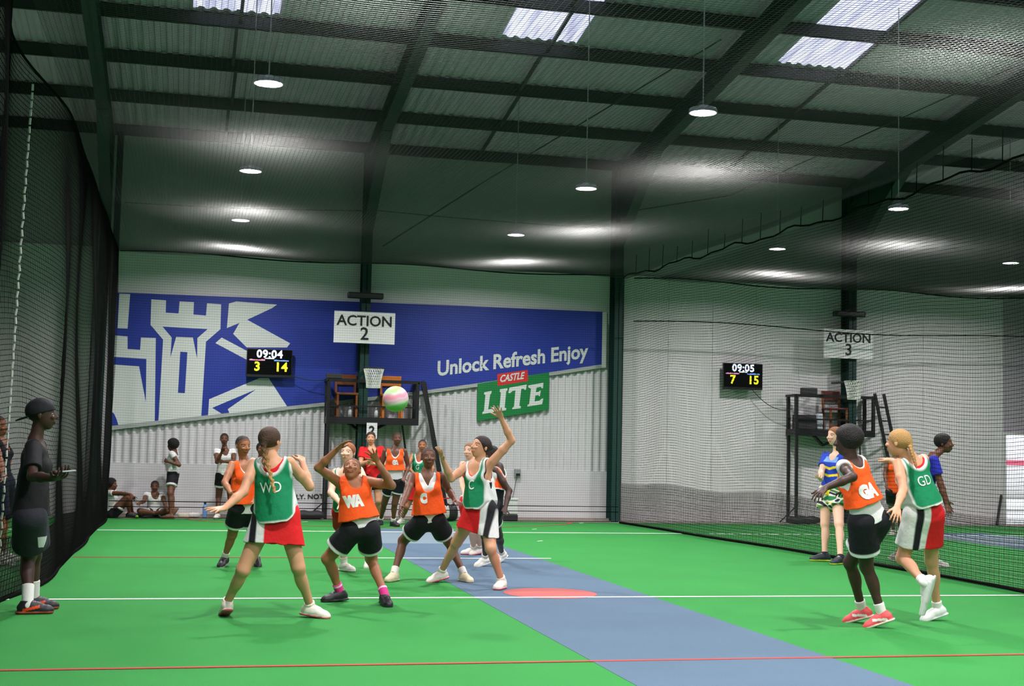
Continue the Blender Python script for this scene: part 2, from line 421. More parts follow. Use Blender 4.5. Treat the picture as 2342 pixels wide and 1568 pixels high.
# ------------------------------------------------------------------ nets made of cords
def cords(paths, r, n=3):
    V = []; Fc = []; o = 0
    for P in paths:
        P = np.asarray(P, float); k = len(P)
        d = np.gradient(P, axis=0); d /= np.linalg.norm(d, axis=1)[:, None]+1e-9
        a = np.where(np.abs(d[:, 2:3]) < 0.9, np.array([[0, 0, 1.0]]), np.array([[1.0, 0, 0]]))
        a = a-d*(a*d).sum(1)[:, None]; a /= np.linalg.norm(a, axis=1)[:, None]; b = np.cross(d, a)
        ring = np.stack([P+r*(a*math.cos(2*math.pi*q/n)+b*math.sin(2*math.pi*q/n)) for q in range(n)], 1).reshape(-1, 3)
        V.append(ring)
        i = np.arange(k-1)[:, None]*n+o; q = np.arange(n)[None, :]; q2 = (q+1) % n
        Fc.append(np.stack([i+q, i+q2, i+n+q2, i+n+q], -1).reshape(-1, 4)); o += k*n
    return np.concatenate(V), np.concatenate(Fc)
def np_mesh(name, V, Fq, m, parent=None, base=None, smooth=True):
    me = bpy.data.meshes.new(name)
    if base is not None: V = V-np.asarray(base)[None, :]
    me.vertices.add(len(V)); me.vertices.foreach_set('co', V.astype(np.float32).ravel())
    nq = len(Fq); me.loops.add(nq*4); me.polygons.add(nq)
    me.loops.foreach_set('vertex_index', Fq.astype(np.int32).ravel())
    me.polygons.foreach_set('loop_start', np.arange(0, nq*4, 4, dtype=np.int32))
    me.polygons.foreach_set('loop_total', np.full(nq, 4, np.int32))
    me.polygons.foreach_set('use_smooth', np.full(nq, smooth, bool))
    me.update(calc_edges=True); me.materials.append(m)
    o = bpy.data.objects.new(name, me); COL.objects.link(o)
    if parent is not None: o.parent = parent
    elif base is not None: o.location = tuple(base)
    return o
def net_patch(fn, ulen, vlen, pitch, r, useg, vseg, m, name, label, pitch2=None, r2=None):
    """fn(u, v) -> 3-D point; cords run along u at every v step and along v at every u step"""
    root = empty(name, fn(np.array([0.0]), np.array([0.0]))[0], label, 'net')
    base = np.array(root.location)
    us = np.linspace(0, ulen, useg+1); vs = np.linspace(0, vlen, vseg+1)
    P = [fn(us, np.full(useg+1, v)) for v in np.arange(0, vlen+1e-6, pitch)]
    P += [fn(np.full(vseg+1, u), vs) for u in np.arange(0, ulen+1e-6, pitch2 or pitch)]
    V, Fq = cords(P[:len(np.arange(0, vlen+1e-6, pitch))], r); V2, F2 = cords(P[len(np.arange(0, vlen+1e-6, pitch)):], r2 or r)
    np_mesh('mesh', np.concatenate([V, V2]), np.concatenate([Fq, F2+len(V)]), m, root, base)
    return root
NZ = 4.8
NY = 25.2
def st(*c): return np.stack(c, -1)
PIT = 0.045
def lx(u): return -1.27-0.27*np.exp(-((NY-u-12.0)/1.5)**2)
def left_net(u, v):   # u along Y from 25.5 towards the camera, v up
    sag = 0.05*np.sin(u*1.1+v*0.7)+0.04*np.sin(u*2.7-v)
    return st(lx(u)+sag*np.sin(np.pi*np.clip(v/NZ, 0, 1)), NY-u, v-0.05*np.sin(u*1.9)*np.sin(np.pi*v/NZ)+0.0*u)
nl_ = net_patch(left_net, 18.3, NZ, PIT, 0.0030, 80, 24, M_net, 'side_net', 'black net along the left side of the green court behind the man in black', r2=0.0024)
cords_root = lambda root, pts, r, m, nm: MB().tube(pts, r, 6).build(nm, m, root)
cords_root(nl_, [(lx(u), NY-u, NZ+0.02*math.sin(u*2)) for u in np.linspace(0, 18.3, 60)], 0.012, M_net, 'top_rope')
cords_root(nl_, [(lx(u)+0.03*math.sin(u*1.3), NY-u, 0.02) for u in np.linspace(0, 18.3, 60)], 0.02, M_net, 'bottom_rope')
# white lacing rope down the left net
pz = np.linspace(0.05, 4.55, 60)
lc = [(-1.50+0.006*math.sin(z*40)+0.02*z, 12.35+0.02*math.sin(z*1.5), z) for z in pz]
M_rope = mat('white_rope', rgb(200, 200, 192), 0.8, noise=0.2, nscale=80)
mbL = MB()
for i in range(0, len(lc)-1): mbL.tube([lc[i], tuple(np.array(lc[i])*0.25+np.array(lc[i+1])*0.75)], 0.010, 6)
mbL.build('lacing_rope', M_rope, nl_)
def right_net(u, v):
    t = np.clip(u/8.2, 0, 1)
    sag = 0.05*np.sin(u*1.0+v*0.8)+0.05*np.sin(u*2.3-v*0.5)
    return st(8.28+0.62*t+sag*np.sin(np.pi*np.clip(v/NZ, 0, 1)), NY-u, v-0.06*np.sin(u*1.7+1)*np.sin(np.pi*v/NZ))
nr_ = net_patch(right_net, 19.0, NZ, PIT, 0.0030, 80, 24, M_net, 'side_net', 'black net hanging between the main court and the side court at right', r2=0.0012)
cords_root(nr_, [(8.28+0.62*min(1, u/8.2), NY-u, NZ+0.035*math.sin(u*3.1)+0.02*math.sin(u*7)) for u in np.linspace(0, 19, 90)], 0.014, M_net, 'top_rope')
cords_root(nr_, [(8.28+0.62*min(1, u/8.2)+0.03*math.sin(u*1.3), NY-u, 0.02) for u in np.linspace(0, 19, 40)], 0.018, M_net, 'bottom_rope')
for u in np.arange(0.6, 15, 0.62):
    x = 8.28+0.62*min(1, u/8.2); MB().tube([(x, NY-u, NZ), (x+0.02, NY-u+0.02, NZ+0.25+0.2*rng.random())], 0.007, 4).build('hanger_cord', M_net, nr_)
M_skirt = mat('dark_net_skirt_cord', rgb(40, 42, 38), 0.8, noise=0.1)
def net_skirt(fn, root, ulen, top_, dx):
    us = np.linspace(0, ulen, 81); g = lambda u, v: fn(u, v)+np.array([dx, 0, 0])
    P = [g(us, np.full(81, v)) for v in np.arange(0.01, top_, 0.026)]; k = len(P)
    P2 = [g(np.full(4, u), np.linspace(0.01, top_, 4)) for u in np.arange(0, ulen, 0.03)]
    V, Fq = cords(P, 0.0034); V2, F2 = cords(P2, 0.0030)
    np_mesh('doubled_skirt', np.concatenate([V, V2]), np.concatenate([Fq, F2+len(V)]), M_skirt, root, np.array(root.location))
net_skirt(left_net, nl_, 18.3, 0.55, -0.02)
net_skirt(right_net, nr_, 19.0, 0.80, 0.02)
def back_net(x0, x1, y, ztop):
    def f(u, v):
        return st(x0+u, y+0.05*np.sin(u*1.3)*np.sin(v*0.9), v*(1+0.0)-0.02*np.sin(u*1.1)*np.sin(np.pi*np.clip(v/ztop, 0, 1)))
    return f
nb_ = net_patch(back_net(-1.25, 8.25, NY, NZ), 9.5, NZ, PIT, 0.0016, 30, 20, M_net, 'end_net', 'fine black net across the end of the main court before the banner', r2=0.0006)
cords_root(nb_, [(-1.25+u, NY, NZ+0.03*math.sin(u*1.5)) for u in np.linspace(0, 9.5, 30)], 0.012, M_net, 'top_rope')
for z in (0.03, 0.22, 0.32): cords_root(nb_, [(-1.25+u, NY, z) for u in np.linspace(0, 9.5, 20)], 0.007, M_net, 'bottom_rope')
nb2 = net_patch(back_net(8.5, 19.0, NY, NZ), 10.5, NZ, PIT*1.15, 0.0020, 30, 20, M_net, 'end_net', 'black net across the end of the side court at right', r2=0.0007)
cords_root(nb2, [(8.5+u, NY, NZ+0.04*math.sin(u*1.5)) for u in np.linspace(0, 10.5, 30)], 0.012, M_net, 'top_rope')
cords_root(nb2, [(8.5+u, NY, 3.95+0.05*math.sin(u*0.9)) for u in np.linspace(0, 10.5, 30)], 0.01, M_net, 'middle_rope')
def roof_net(x0, y0):
    def f(u, v): return st(x0+u, y0-v, NZ-0.30*np.sqrt(np.clip(np.sin(np.pi*np.clip(u/9.6, 0, 1)), 0, 1))*(1-np.exp(-v/5.0))-0.02*np.sin(u*2.1+v))
    return f
net_patch(roof_net(-1.25, NY), 9.6, 20.0, PIT, 0.0015, 24, 44, M_netc, 'roof_net', 'grey net stretched flat over the main court under the lamps')
net_patch(roof_net(8.9, NY), 10.0, 16.0, PIT, 0.0015, 24, 40, M_netc, 'roof_net', 'grey net stretched flat over the side court at right under the lamps')

# ------------------------------------------------------------------ banner on the far wall
BY = 26.13
M_bblue = mat('blue_banner_print', rgb(30, 52, 146), 0.55, noise=0.05, nscale=3, bump=0.15, bscale=2.5)
M_bwhite = mat('white_banner_print', rgb(206, 210, 206), 0.6, noise=0.03)
M_bgrey = mat('grey_banner_edge', rgb(160, 164, 162), 0.6, noise=0.03)
M_bgreen = mat('green_banner_print', rgb(10, 118, 56), 0.55, noise=0.05)
M_bred = mat('red_banner_print', rgb(200, 44, 44), 0.55, noise=0.05)
ban = empty('wall_banner', onY(820, 800, BY), 'long blue banner on the far wall with a white castle tower emblem', 'banner')
def flat(name, px, y, m, parent, th=0.006):
    return MB().prism([onY(a, b, y) for a, b in px], (0, -1, 0), th).build(name, m, parent)
base_px = [(256, 668), (1000, 697), (1384, 713), (1382, 832), (1256, 851), (1092, 876), (960, 894), (741, 920), (656, 929), (255, 973)]
flat('blue_ground', base_px, BY, M_bblue, ban)
flat('lower_edge', [(255, 973), (656, 929), (741, 920), (960, 894), (1092, 876), (1382, 832), (1382, 840), (1092, 884), (960, 902), (741, 928), (656, 937), (255, 983)], BY-0.001, M_bgrey, ban)
flat('end_edge', [(1378, 713), (1388, 713), (1386, 840), (1376, 841)], BY-0.008, M_bwhite, ban, 0.004)
q = lambda *p: [(220+x/4.182, 640+y/4.182) for x, y in p]
emb = flat('tower_emblem', q((527,185),(668,195),(665,312),(788,320),(797,205),(935,212),(930,330),(1050,340),(1060,222),(1195,232),(1188,470),(1050,590),(1005,1300),(595,1345),(640,570),(520,430)), BY-0.007, M_bwhite, ban, 0.003)
for p in (((222,130),(325,135),(300,465),(205,460)),
          ((172,530),(300,540),(300,660),(420,668),(428,550),(570,555),(560,1348),(210,1385),(150,1392),(165,810)),
          ((1270,225),(1340,205),(1730,235),(1680,270),(1445,380),(1855,605),(1825,645),(1440,645),(1310,515),(1370,410),(1250,460)),
          ((1200,550),(1445,680),(1445,765),(1140,603)),
          ((1080,1140),(1560,938),(1650,938),(1825,1207),(1275,1275),(1258,1235),(1530,1045),(1110,1222),(1200,1278),(1070,1295))):
    flat('white_shape', q(*p), BY-0.007, M_bwhite, ban, 0.003)
for p in (((165,735),(480,755),(475,1165),(410,825),(165,808)),
          ((140,1255),(170,1275),(195,1330),(212,1386),(140,1392)),
          ((635,445),(1065,470),(968,555),(965,750),(925,550),(765,543),(710,740),(722,550)),
          ((805,685),(872,690),(848,1082),(782,1078))):
    flat('blue_shape', q(*p), BY-0.0105, M_bblue, ban, 0.002)
flat('green_panel', [(1092, 877), (1256, 851), (1255, 936), (1091, 962)], BY-0.007, M_bgreen, ban, 0.003)
flat('red_panel', [(1137, 855), (1207, 845), (1208, 871), (1138, 882)], BY-0.0105, M_bred, ban, 0.002)
def wall_text(name, body, a, b, hpx, m, parent, y, up=None, **kw):
    """words fitted between two measured points on the wall"""
    A = onY(*a, y); B = onY(*b, y); me = text_mesh(body, 1.0, **kw)
    co = np.zeros(len(me.vertices)*3, np.float32); me.vertices.foreach_get('co', co); co = co.reshape(-1, 3)
    lo, hi = co.min(0), co.max(0); wd = np.linalg.norm(B-A); X = (B-A)/wd
    ht = hpx*y/F_PX
    Z = np.array([0, 0, 1.0])
    P = A[None, :]+((co[:, 0]-lo[0])/(hi[0]-lo[0])*wd)[:, None]*X+((co[:, 1]-lo[1])/(hi[1]-lo[1])*ht)[:, None]*Z+((co[:, 2]-lo[2])*-1.0)[:, None]*np.array([0, 1.0, 0])
    P -= np.array(parent.location)
    me.vertices.foreach_set('co', P.astype(np.float32).ravel()); me.update(); me.materials.append(m)
    o = bpy.data.objects.new(name, me); COL.objects.link(o); o.parent = parent
    return o
wall_text('slogan_lettering', 'Unlock Refresh Enjoy', (1000, 871), (1345, 829), 47, M_bwhite, ban, BY-0.009, offset=0.028, extrude=0.002)
wall_text('red_panel_lettering', 'CASTLE', (1144, 874), (1200, 866), 17, M_bwhite, ban, BY-0.013, offset=0.03, shear=0.25, extrude=0.001)
def slab_letters(polys, m, parent):
    mb = MB()
    for p in polys: mb.prism([onY(950+x/4.9, 680+y/4.9, BY-0.011) for x, y in p], (0, -1, 0), 0.003)
    return mb.build('green_panel_lettering', m, parent)
slab_letters([((770,1062),(855,1046),(850,1075),(838,1085),(815,1255),(850,1248),(880,1215),(890,1215),(880,1283),(750,1306),(752,1285),(768,1270),(785,1092),(770,1085)),
              ((948,1028),(1032,1015),(1030,1040),(1018,1050),(1000,1235),(1018,1238),(1016,1262),(925,1275),(928,1250),(942,1245),(958,1065),(945,1055)),
              ((1042,1068),(1055,1010),(1248,975),(1240,1030),(1225,1035),(1212,1020),(1186,1026),(1165,1212),(1182,1220),(1180,1240),(1085,1252),(1088,1232),(1104,1225),(1122,1040),(1090,1046),(1060,1072)),
              ((1265,985),(1434,955),(1430,1015),(1418,1018),(1405,1000),(1358,1010),(1350,1062),(1385,1055),(1395,1042),(1405,1042),(1395,1105),(1386,1105),(1378,1092),(1344,1098),(1335,1165),(1390,1155),(1420,1130),(1434,1130),(1420,1195),(1255,1222),(1258,1200),(1275,1195),(1295,1022),(1264,1005))], M_bwhite, ban)

# small words on the kick panels
M_ink = mat('black_ink', rgb(30, 30, 32), 0.6)
wt = empty('wall_lettering', onY(720, 1134, 26.16), 'small black words painted low on the white wall beside the scaffold', 'lettering')
wall_text('words', 'BLY. NOT F', (668, 1141), (752, 1140), 11, M_ink, wt, 26.165, offset=0.02, extrude=0.002)

# ------------------------------------------------------------------ court signs
M_sign = mat('white_sign_board', rgb(228, 228, 226), 0.5, noise=0.03)
def court_sign(px, yd, num, label):
    a = onY(px[0], px[1], yd); b = onY(px[2], px[3], yd)
    t = empty('court_sign', ((a[0]+b[0])/2, yd, b[2]), label, 'sign', 'court number signs')
    MB().box((a[0], yd-0.012, b[2]), (b[0], yd+0.012, a[2])).build('board', M_sign, t, bevel=0.004)
    w_ = b[0]-a[0]; h_ = a[2]-b[2]; cx = (a[0]+b[0])/2
    for s_, sz, zz in (('ACTION', w_*0.238, b[2]+h_*0.70), (num, h_*0.56, b[2]+h_*0.29)):
        place_text('lettering', s_, sz, (cx, yd-0.016, zz), (1, 0, 0), M_ink, t, offset=0.004)
    MB().bar((cx-0.05, yd+0.02, b[2]+0.2), (cx-0.05, 25.79, b[2]+0.2), 0.05, 0.05).build('bracket', M_black, t)
    return t
court_sign((765, 710, 902, 788), 25.55, '2', 'white sign on the column above the hoop reading ACTION 2')
court_sign((1884, 751, 1996, 822), 25.7, '3', 'white sign on the side court column reading ACTION 3')
def fixture(x, z, label):
    t = empty('strip_heater', (x, 25.62, z), label, 'heater', 'strip fixtures on the columns')
    MB().box((x-0.34, 25.56, z-0.055), (x+0.34, 25.74, z+0.055)).build('casing', M_black, t, bevel=0.02)
    MB().box((x-0.04, 25.7, z-0.02), (x+0.04, 25.78, z+0.10)).build('bracket', M_purlin, t)
    MB().box((x-0.30, 25.555, z-0.035), (x+0.30, 25.562, z+0.035)).build('reflector', mat('dull_reflector', rgb(60, 62, 62), 0.4, metal=0.5), t)
p_ = onY(836, 676, 25.65); fixture(p_[0], p_[2], 'dark strip fixture on the column above the ACTION 2 sign')
p_ = onY(1942, 718, 25.65); fixture(p_[0], p_[2], 'dark strip fixture on the column above the ACTION 3 sign')
# small number card under the scaffold
tn = empty('number_card', onY(851, 985, 25.64), 'small white card with a black 2 under the scaffold platform', 'sign')
a = onY(839, 966, 25.64); b = onY(862, 1003, 25.64)
MB().box((a[0], 25.64, b[2]), (b[0], 25.652, a[2])).build('card', M_sign, tn)
place_text('lettering', '2', 0.22, ((a[0]+b[0])/2, 25.637, (a[2]+b[2])/2), (1, 0, 0), M_ink, tn, offset=0.008)

MB().bar(((a[0]+b[0])/2, 25.646, a[2]-0.01), ((a[0]+b[0])/2, 25.70, 1.83), 0.02, 0.006, (0, 1, 0)).build('hanger', M_black, tn)
# ------------------------------------------------------------------ score screens
def emis(name, c, s):
    return mat(name, c, 0.4, noise=0, emit=c, estr=s)
E_w = emis('screen_white', (0.72, 0.82, 1.0), 0.65); E_y = emis('screen_yellow', rgb(245, 240, 40), 0.5)
E_p = emis('screen_pink', rgb(235, 150, 190), 0.4); E_b = emis('screen_blue', rgb(120, 160, 250), 0.4)
M_screen = mat('screen_glass_black', rgb(8, 8, 10), 0.15, noise=0)
def scoreboard(px, yd, clock, s1, s2, label, cable):
    a = onY(px[0], px[1], yd); b = onY(px[2], px[3], yd)
    x0, x1, z0, z1 = a[0], b[0], b[2], a[2]
    t = empty('score_screen', ((x0+x1)/2, yd, z0), label, 'scoreboard', 'score screens on the far wall')
    MB().box((x0, yd, z0), (x1, yd+0.06, z1)).build('casing', M_black, t, bevel=0.006)
    MB().box((x0+0.012, yd-0.004, z0+0.05), (x1-0.012, yd, z1-0.012)).build('screen', M_screen, t)
    W = x1-x0; H = z1-z0
    def tx(nm, s, sz, fx, fz, m): place_text(nm, s, sz, (x0+W*fx, yd-0.008, z0+H*fz), (1, 0, 0), m, t, offset=sz*0.03, extrude=0.002, spacing=1.08)
    tx('clock_digits', clock, H*0.385, 0.50, 0.81, E_w)
    tx('home_score', s1, H*0.44, 0.235, 0.36, E_y); tx('visitor_score', s2, H*0.44, 0.76, 0.36, E_y)
    for nm, f0, f1, fz, m in (('home_caption', 0.06, 0.40, 0.60, E_p), ('visitor_caption', 0.60, 0.92, 0.60, E_b), ('period_caption', 0.40, 0.60, 0.67, E_w)):
        mb = MB(); x = x0+W*f0
        while x < x0+W*f1:
            l = W*rng.uniform(0.02, 0.035); mb.box((x, yd-0.008, z0+H*(fz-0.02)), (min(x+l, x0+W*f1), yd-0.004, z0+H*(fz+rng.uniform(0.012, 0.035)))); x += l*1.2
        mb.build(nm, m, t)
    MB().bar(((x0+x1)/2, yd+0.06, (z0+z1)/2), ((x0+x1)/2, 26.19, (z0+z1)/2), 0.2, 0.12).build('wall_bracket', M_black, t)
    MB().tube(cable, 0.008, 5).build('cable', M_purlin, t)
    return t
def hang(a, b, y0, y1, sag, n=12):
    A = onY(*a, y0); B = onY(*b, y1)
    return [A+(B-A)*t-np.array([0, 0, sag*4*t*(1-t)]) for t in np.linspace(0, 1, n)]
scoreboard((565, 796, 667, 864), 25.95, '09:04', '3', '14', 'black score screen over the blue banner showing 09:04, 3 and 14', hang((664, 857), (748, 868), 25.95, 25.85, 0.05))
scoreboard((1655, 829, 1744, 892), 25.95, '09:05', '7', '15', 'black score screen on the bare wall at right showing 09:05, 7 and 15', hang((1720, 890), (1812, 935), 25.95, 25.85, 0.16))

# ------------------------------------------------------------------ umpire scaffolds
M_wood = mat('brown_chair_wood', rgb(120, 66, 30), 0.5, noise=0.2, nscale=12)
M_orange_wood = mat('orange_chair_wood', rgb(186, 104, 34), 0.5, noise=0.15, nscale=12)
M_darkred = mat('dark_red_vinyl', rgb(92, 34, 30), 0.5)
def scaffold(xl, xr, zf, zt, ladder, label, lad_label):
    yf, yb = 25.62, 26.0
    yf = 25.66
    t = empty('umpire_scaffold', ((xl+xr)/2, 25.85, 0), label, 'scaffold', 'umpire scaffolds against the wall')
    MB().box((xl, yf, zf-0.13), (xr, 26.12, zf)).build('deck', M_black, t)
    for x in (xl+0.03, xr-0.03):
        MB().bar((x, yf+0.03, zf), (x, yf+0.03, zt), 0.06, 0.06, (0, 1, 0)).build('rail_post', M_black, t)
        MB().bar((x, 26.07, zf), (x, 26.07, zt), 0.06, 0.06, (0, 1, 0)).build('rail_post', M_black, t)
    MB().bar((xl, yf+0.03, zt), (xr, yf+0.03, zt), 0.05, 0.06).build('top_rail', M_black, t)
    MB().bar((xl, yf+0.03, zf+0.3*(zt-zf)), (xr, yf+0.03, zf+0.3*(zt-zf)), 0.03, 0.03).build('middle_rail', M_black, t)
    for x in (xl, xr):
        MB().bar((x, yf, zt), (x, 26.1, zt), 0.05, 0.05).build('side_rail', M_black, t)
    MB().bar((xl+0.04, yf+0.03, 0), (xl+0.04, yf+0.03, zf-0.1), 0.055, 0.055, (0, 1, 0)).build('leg', M_black, t)
    MB().bar((xl+0.04, 26.07, 0), (xl+0.04, 26.07, zf-0.1), 0.055, 0.055, (0, 1, 0)).build('leg', M_black, t)
    MB().bar((xr-0.1, 26.1, 0.9), (xr-0.3, yf+0.1, zf-0.1), 0.03, 0.03).build('brace', M_black, t)
    MB().bar((xl+0.04, yf+0.03, 0.35), (xl-0.32, yf+0.03, 0.03), 0.02, 0.02).build('brace', M_black, t)
    xm = (xl+xr)/2
    for s_ in (-0.35, 0.35):
        MB().bar((xm-0.1, 26.05, zf-0.32), (xm-0.1+s_, yf+0.1, zf-0.12), 0.05, 0.05).build('brace', M_black, t)
    l = empty('ladder', (ladder[1][0], ladder[1][1], 0), lad_label, 'ladder', 'ladders up to the scaffolds')
    A = np.array(ladder[0]); B = np.array(ladder[1]); d = np.array(ladder[2])
    MB().bar(A-d, B-d, 0.06, 0.035, (0, 1, 0)).build('rail', M_black, l)
    MB().bar(A+d, B+d, 0.06, 0.035, (0, 1, 0)).build('rail', M_black, l)
    L_ = np.linalg.norm(B-A); n = int(L_/0.29)
    for i in range(1, n+1):
        p = A+(B-A)*i/(n+0.6); MB().bar(p-d, p+d, 0.03, 0.03).build('rung', M_black, l)
    return t
scaffold(2.60, 4.36, 1.93, 2.62, ((4.47, 25.88, 2.66), (5.02, 25.86, 0.0), (0.05, 0.19, 0)), 'black steel umpire scaffold behind the hoop under ACTION 2', 'black ladder leaning on the right end of the ACTION 2 scaffold')
scaffold(12.18, 13.98, 1.93, 2.62, ((14.2, 25.9, 2.72), (14.75, 25.75, 0.0), (0.16, 0.1, 0)), 'black steel umpire scaffold on the side court under ACTION 3', 'black ladder leaning on the right end of the ACTION 3 scaffold')
def chair(x, y, z, m, seatm, label, ry=1):
    t = empty('chair', (x, y, z), label, 'chair', 'chairs on the scaffolds')
    for sx in (-1, 1):
        for sy in (-1, 1): MB().bar((x+sx*0.18, y+sy*0.17, z), (x+sx*0.18, y+sy*0.17, z+(0.42 if sy < 0 else 0.43)), 0.04, 0.04, (0, 1, 0)).build('leg', m, t)
    MB().box((x-0.21, y-0.2, z+0.42), (x+0.21, y+0.2, z+0.46)).build('seat', seatm, t, bevel=0.01)
    for sx in (-1, 1): MB().bar((x+sx*0.18, y+0.17, z+0.46), (x+sx*0.19, y+0.2, z+0.82), 0.04, 0.03, (0, 1, 0)).build('back_post', m, t)
    MB().box((x-0.19, y+0.18, z+0.62), (x+0.19, y+0.21, z+0.82)).build('backrest', seatm, t, bevel=0.008)
    return t
chair(3.86, 25.9, 1.93, M_orange_wood, M_orange_wood, 'orange wooden chair on the ACTION 2 scaffold behind the ball')
chair(2.99, 25.9, 1.93, M_wood, M_wood, 'dark brown chair on the ACTION 2 scaffold left of the hoop')
chair(13.18, 25.9, 1.93, M_wood, M_darkred, 'dark red chair on the ACTION 3 scaffold')
def boxy(name, c, s, m, label, cat, bev=0.01):
    o = MB().box((c[0]-s[0]/2, c[1]-s[1]/2, c[2]), (c[0]+s[0]/2, c[1]+s[1]/2, c[2]+s[2])).build(name, m, None, bevel=bev, loc=tuple(c)); tag(o, label, cat); return o
boxy('storage_box', (2.69, 25.88, 1.93), (0.15, 0.22, 0.34), mat('charcoal_plastic', rgb(52, 50, 52), 0.5), 'charcoal box on the left of the ACTION 2 scaffold', 'box')
boxy('control_unit', (2.72, 25.7, 2.652), (0.30, 0.10, 0.09), mat('charcoal_plastic', rgb(52, 50, 52), 0.5), 'flat dark control unit on the rail corner of the ACTION 2 scaffold', 'device')
boxy('control_unit', (12.50, 25.72, 2.652), (0.34, 0.12, 0.13), mat('charcoal_plastic', rgb(52, 50, 52), 0.5), 'flat black control unit on the rail of the ACTION 3 scaffold', 'device')
boxy('storage_box', (12.47, 25.86, 1.93), (0.42, 0.26, 0.3), mat('charcoal_plastic', rgb(52, 50, 52), 0.5), 'wide dark crate on the left of the ACTION 3 scaffold', 'box')
boxy('water_jug', (12.80, 25.86, 1.93), (0.14, 0.14, 0.34), mat('pale_plastic', rgb(180, 186, 192), 0.3), 'pale plastic jug on the ACTION 3 scaffold beside the box', 'jug', 0.03)
for i, (x, c, lb) in enumerate(((3.05, rgb(190, 190, 190), 'small pale bottle at the left end of the scaffold deck'), (3.55, rgb(205, 208, 210), 'small white bottle on the scaffold deck under the hoop'))):
    o = MB().lathe([(0.035, 0), (0.035, 0.14), (0.014, 0.17), (0.014, 0.2), (0.001, 0.2)], (x, 25.75, 1.93), 14).build('bottle', mat('bottle_%d' % i, c, 0.3), None, smooth=True, loc=(x, 25.75, 1.93)); tag(o, lb, 'bottle')

# ------------------------------------------------------------------ goal hoops
M_string = mat('white_goal_string', rgb(214, 214, 205), 0.8, noise=0.1)
def hoop(cx, cy, zr, label, ycol, R0=0.19):
    t = empty('goal_hoop', (cx, cy, zr), label, 'hoop', 'netball hoops')
    ring = [(cx+R0*math.cos(a), cy+R0*math.sin(a), zr) for a in np.linspace(0, 2*math.pi, 33)]
    MB().tube(ring, 0.010, 8, False).build('ring', M_black, t, smooth=True)
    prof = [(0.19, 0.0), (0.165, -0.09), (0.145, -0.18), (0.13, -0.27), (0.125, -0.36)]
    P = []
    rr = lambda s: np.interp(s, [0, 1, 2, 3, 4], [p[0] for p in prof]); zz = lambda s: np.interp(s, [0, 1, 2, 3, 4], [p[1] for p in prof])
    for k in range(26):
        for sg in (-1, 1):
            P.append([(cx+rr(s)*math.cos(2*math.pi*k/26+sg*0.22*s), cy+rr(s)*math.sin(2*math.pi*k/26+sg*0.22*s), zr+zz(s)) for s in np.linspace(0, 4, 12)])
    for s in (0, 4): P.append([(cx+rr(s)*math.cos(a), cy+rr(s)*math.sin(a), zr+zz(s)) for a in np.linspace(0, 2*math.pi, 24)])
    V, Fq = cords(P, 0.0065, 4)
    np_mesh('string_net', V, Fq, M_string, t, np.array(t.location))
    MB().bar((cx-0.05, cy+R0, zr), (cx-0.05, ycol, zr), 0.05, 0.04).build('arm', M_black, t)
    return t
p_ = onY(855, 842, 24.93); hoop(p_[0], p_[1], p_[2], 'black ring with white string net hung before the ACTION 2 scaffold', 25.78, 0.195)
p_ = onY(1953, 872, 24.93); hoop(p_[0], p_[1], p_[2], 'ring with pale string net on the side court before the ACTION 3 scaffold', 25.78, 0.18)

# ------------------------------------------------------------------ things along the wall
def bag_mesh(c, L, Wd, H, yaw=0):
    mb = MB(); prof = []
    n, m_ = 14, 12
    vs = []
    for i in range(n+1):
        t = -1+2*i/n; sc = (1-abs(t)**5)**0.5
        for k in range(m_):
            a = 2*math.pi*k/m_
            y = Wd/2*sc*math.copysign(abs(math.cos(a))**0.7, math.cos(a)); z = H*(0.5+0.5*sc*math.copysign(abs(math.sin(a))**0.7, math.sin(a))) if math.sin(a) < 0 else H*(0.5+0.5*sc*abs(math.sin(a))**0.8)
            z = z*(1-0.06*math.sin(9*t))
            vs.append((c[0]+t*L/2*math.cos(yaw)-y*math.sin(yaw), c[1]+t*L/2*math.sin(yaw)+y*math.cos(yaw), c[2]+z))
    fs = [(i*m_+k, i*m_+(k+1) % m_, (i+1)*m_+(k+1) % m_, (i+1)*m_+k) for i in range(n) for k in range(m_)]
    return mb.raw(vs, fs)
M_bag = mat('black_vinyl', rgb(40, 40, 42), 0.5, bump=0.3, bscale=10)
for (px, lb) in (((702, 1187), 'black sandbag on the floor at the foot of the ACTION 2 scaffold'), ((1788, 1190), 'black sandbag on the floor at the foot of the ACTION 3 scaffold')):
    g = ground(*px)
    o = bag_mesh((g[0], 25.72, 0.0), 0.72, 0.3, 0.16).build('sandbag', M_bag, None, smooth=True, loc=(g[0], 25.72, 0)); tag(o, lb, 'sandbag', 'sandbags by the scaffolds')
wb = onY(468, 1180, 25.8)
t = empty('water_bottle', (wb[0], 25.8, 0), 'blue water bottle on the floor by the wall right of the walking girl', 'bottle')
MB().lathe([(0.04, 0), (0.042, 0.02), (0.042, 0.2), (0.02, 0.25), (0.001, 0.25)], (wb[0], 25.8, 0), 16).build('body', mat('blue_bottle_plastic', rgb(110, 150, 205), 0.25), t, smooth=True)
MB().lathe([(0.024, 0.25), (0.024, 0.29), (0.001, 0.29)], (wb[0], 25.8, 0), 12).build('cap', mat('navy_cap', rgb(30, 50, 90), 0.4), t)
g = onY(1021, 1180, 25.5)
t = empty('sports_bag', (g[0], 25.5, 0), 'black and white sports bag on the floor behind the orange C player', 'bag')
bag_mesh((g[0]+0.05, 25.5, 0), 0.34, 0.24, 0.32, 0.2).build('body', M_bag, t, smooth=True)
bag_mesh((g[0]-0.04, 25.37, 0.05), 0.16, 0.06, 0.24, 0.2).build('pocket', mat('white_vinyl', rgb(205, 200, 190), 0.5), t, smooth=True)
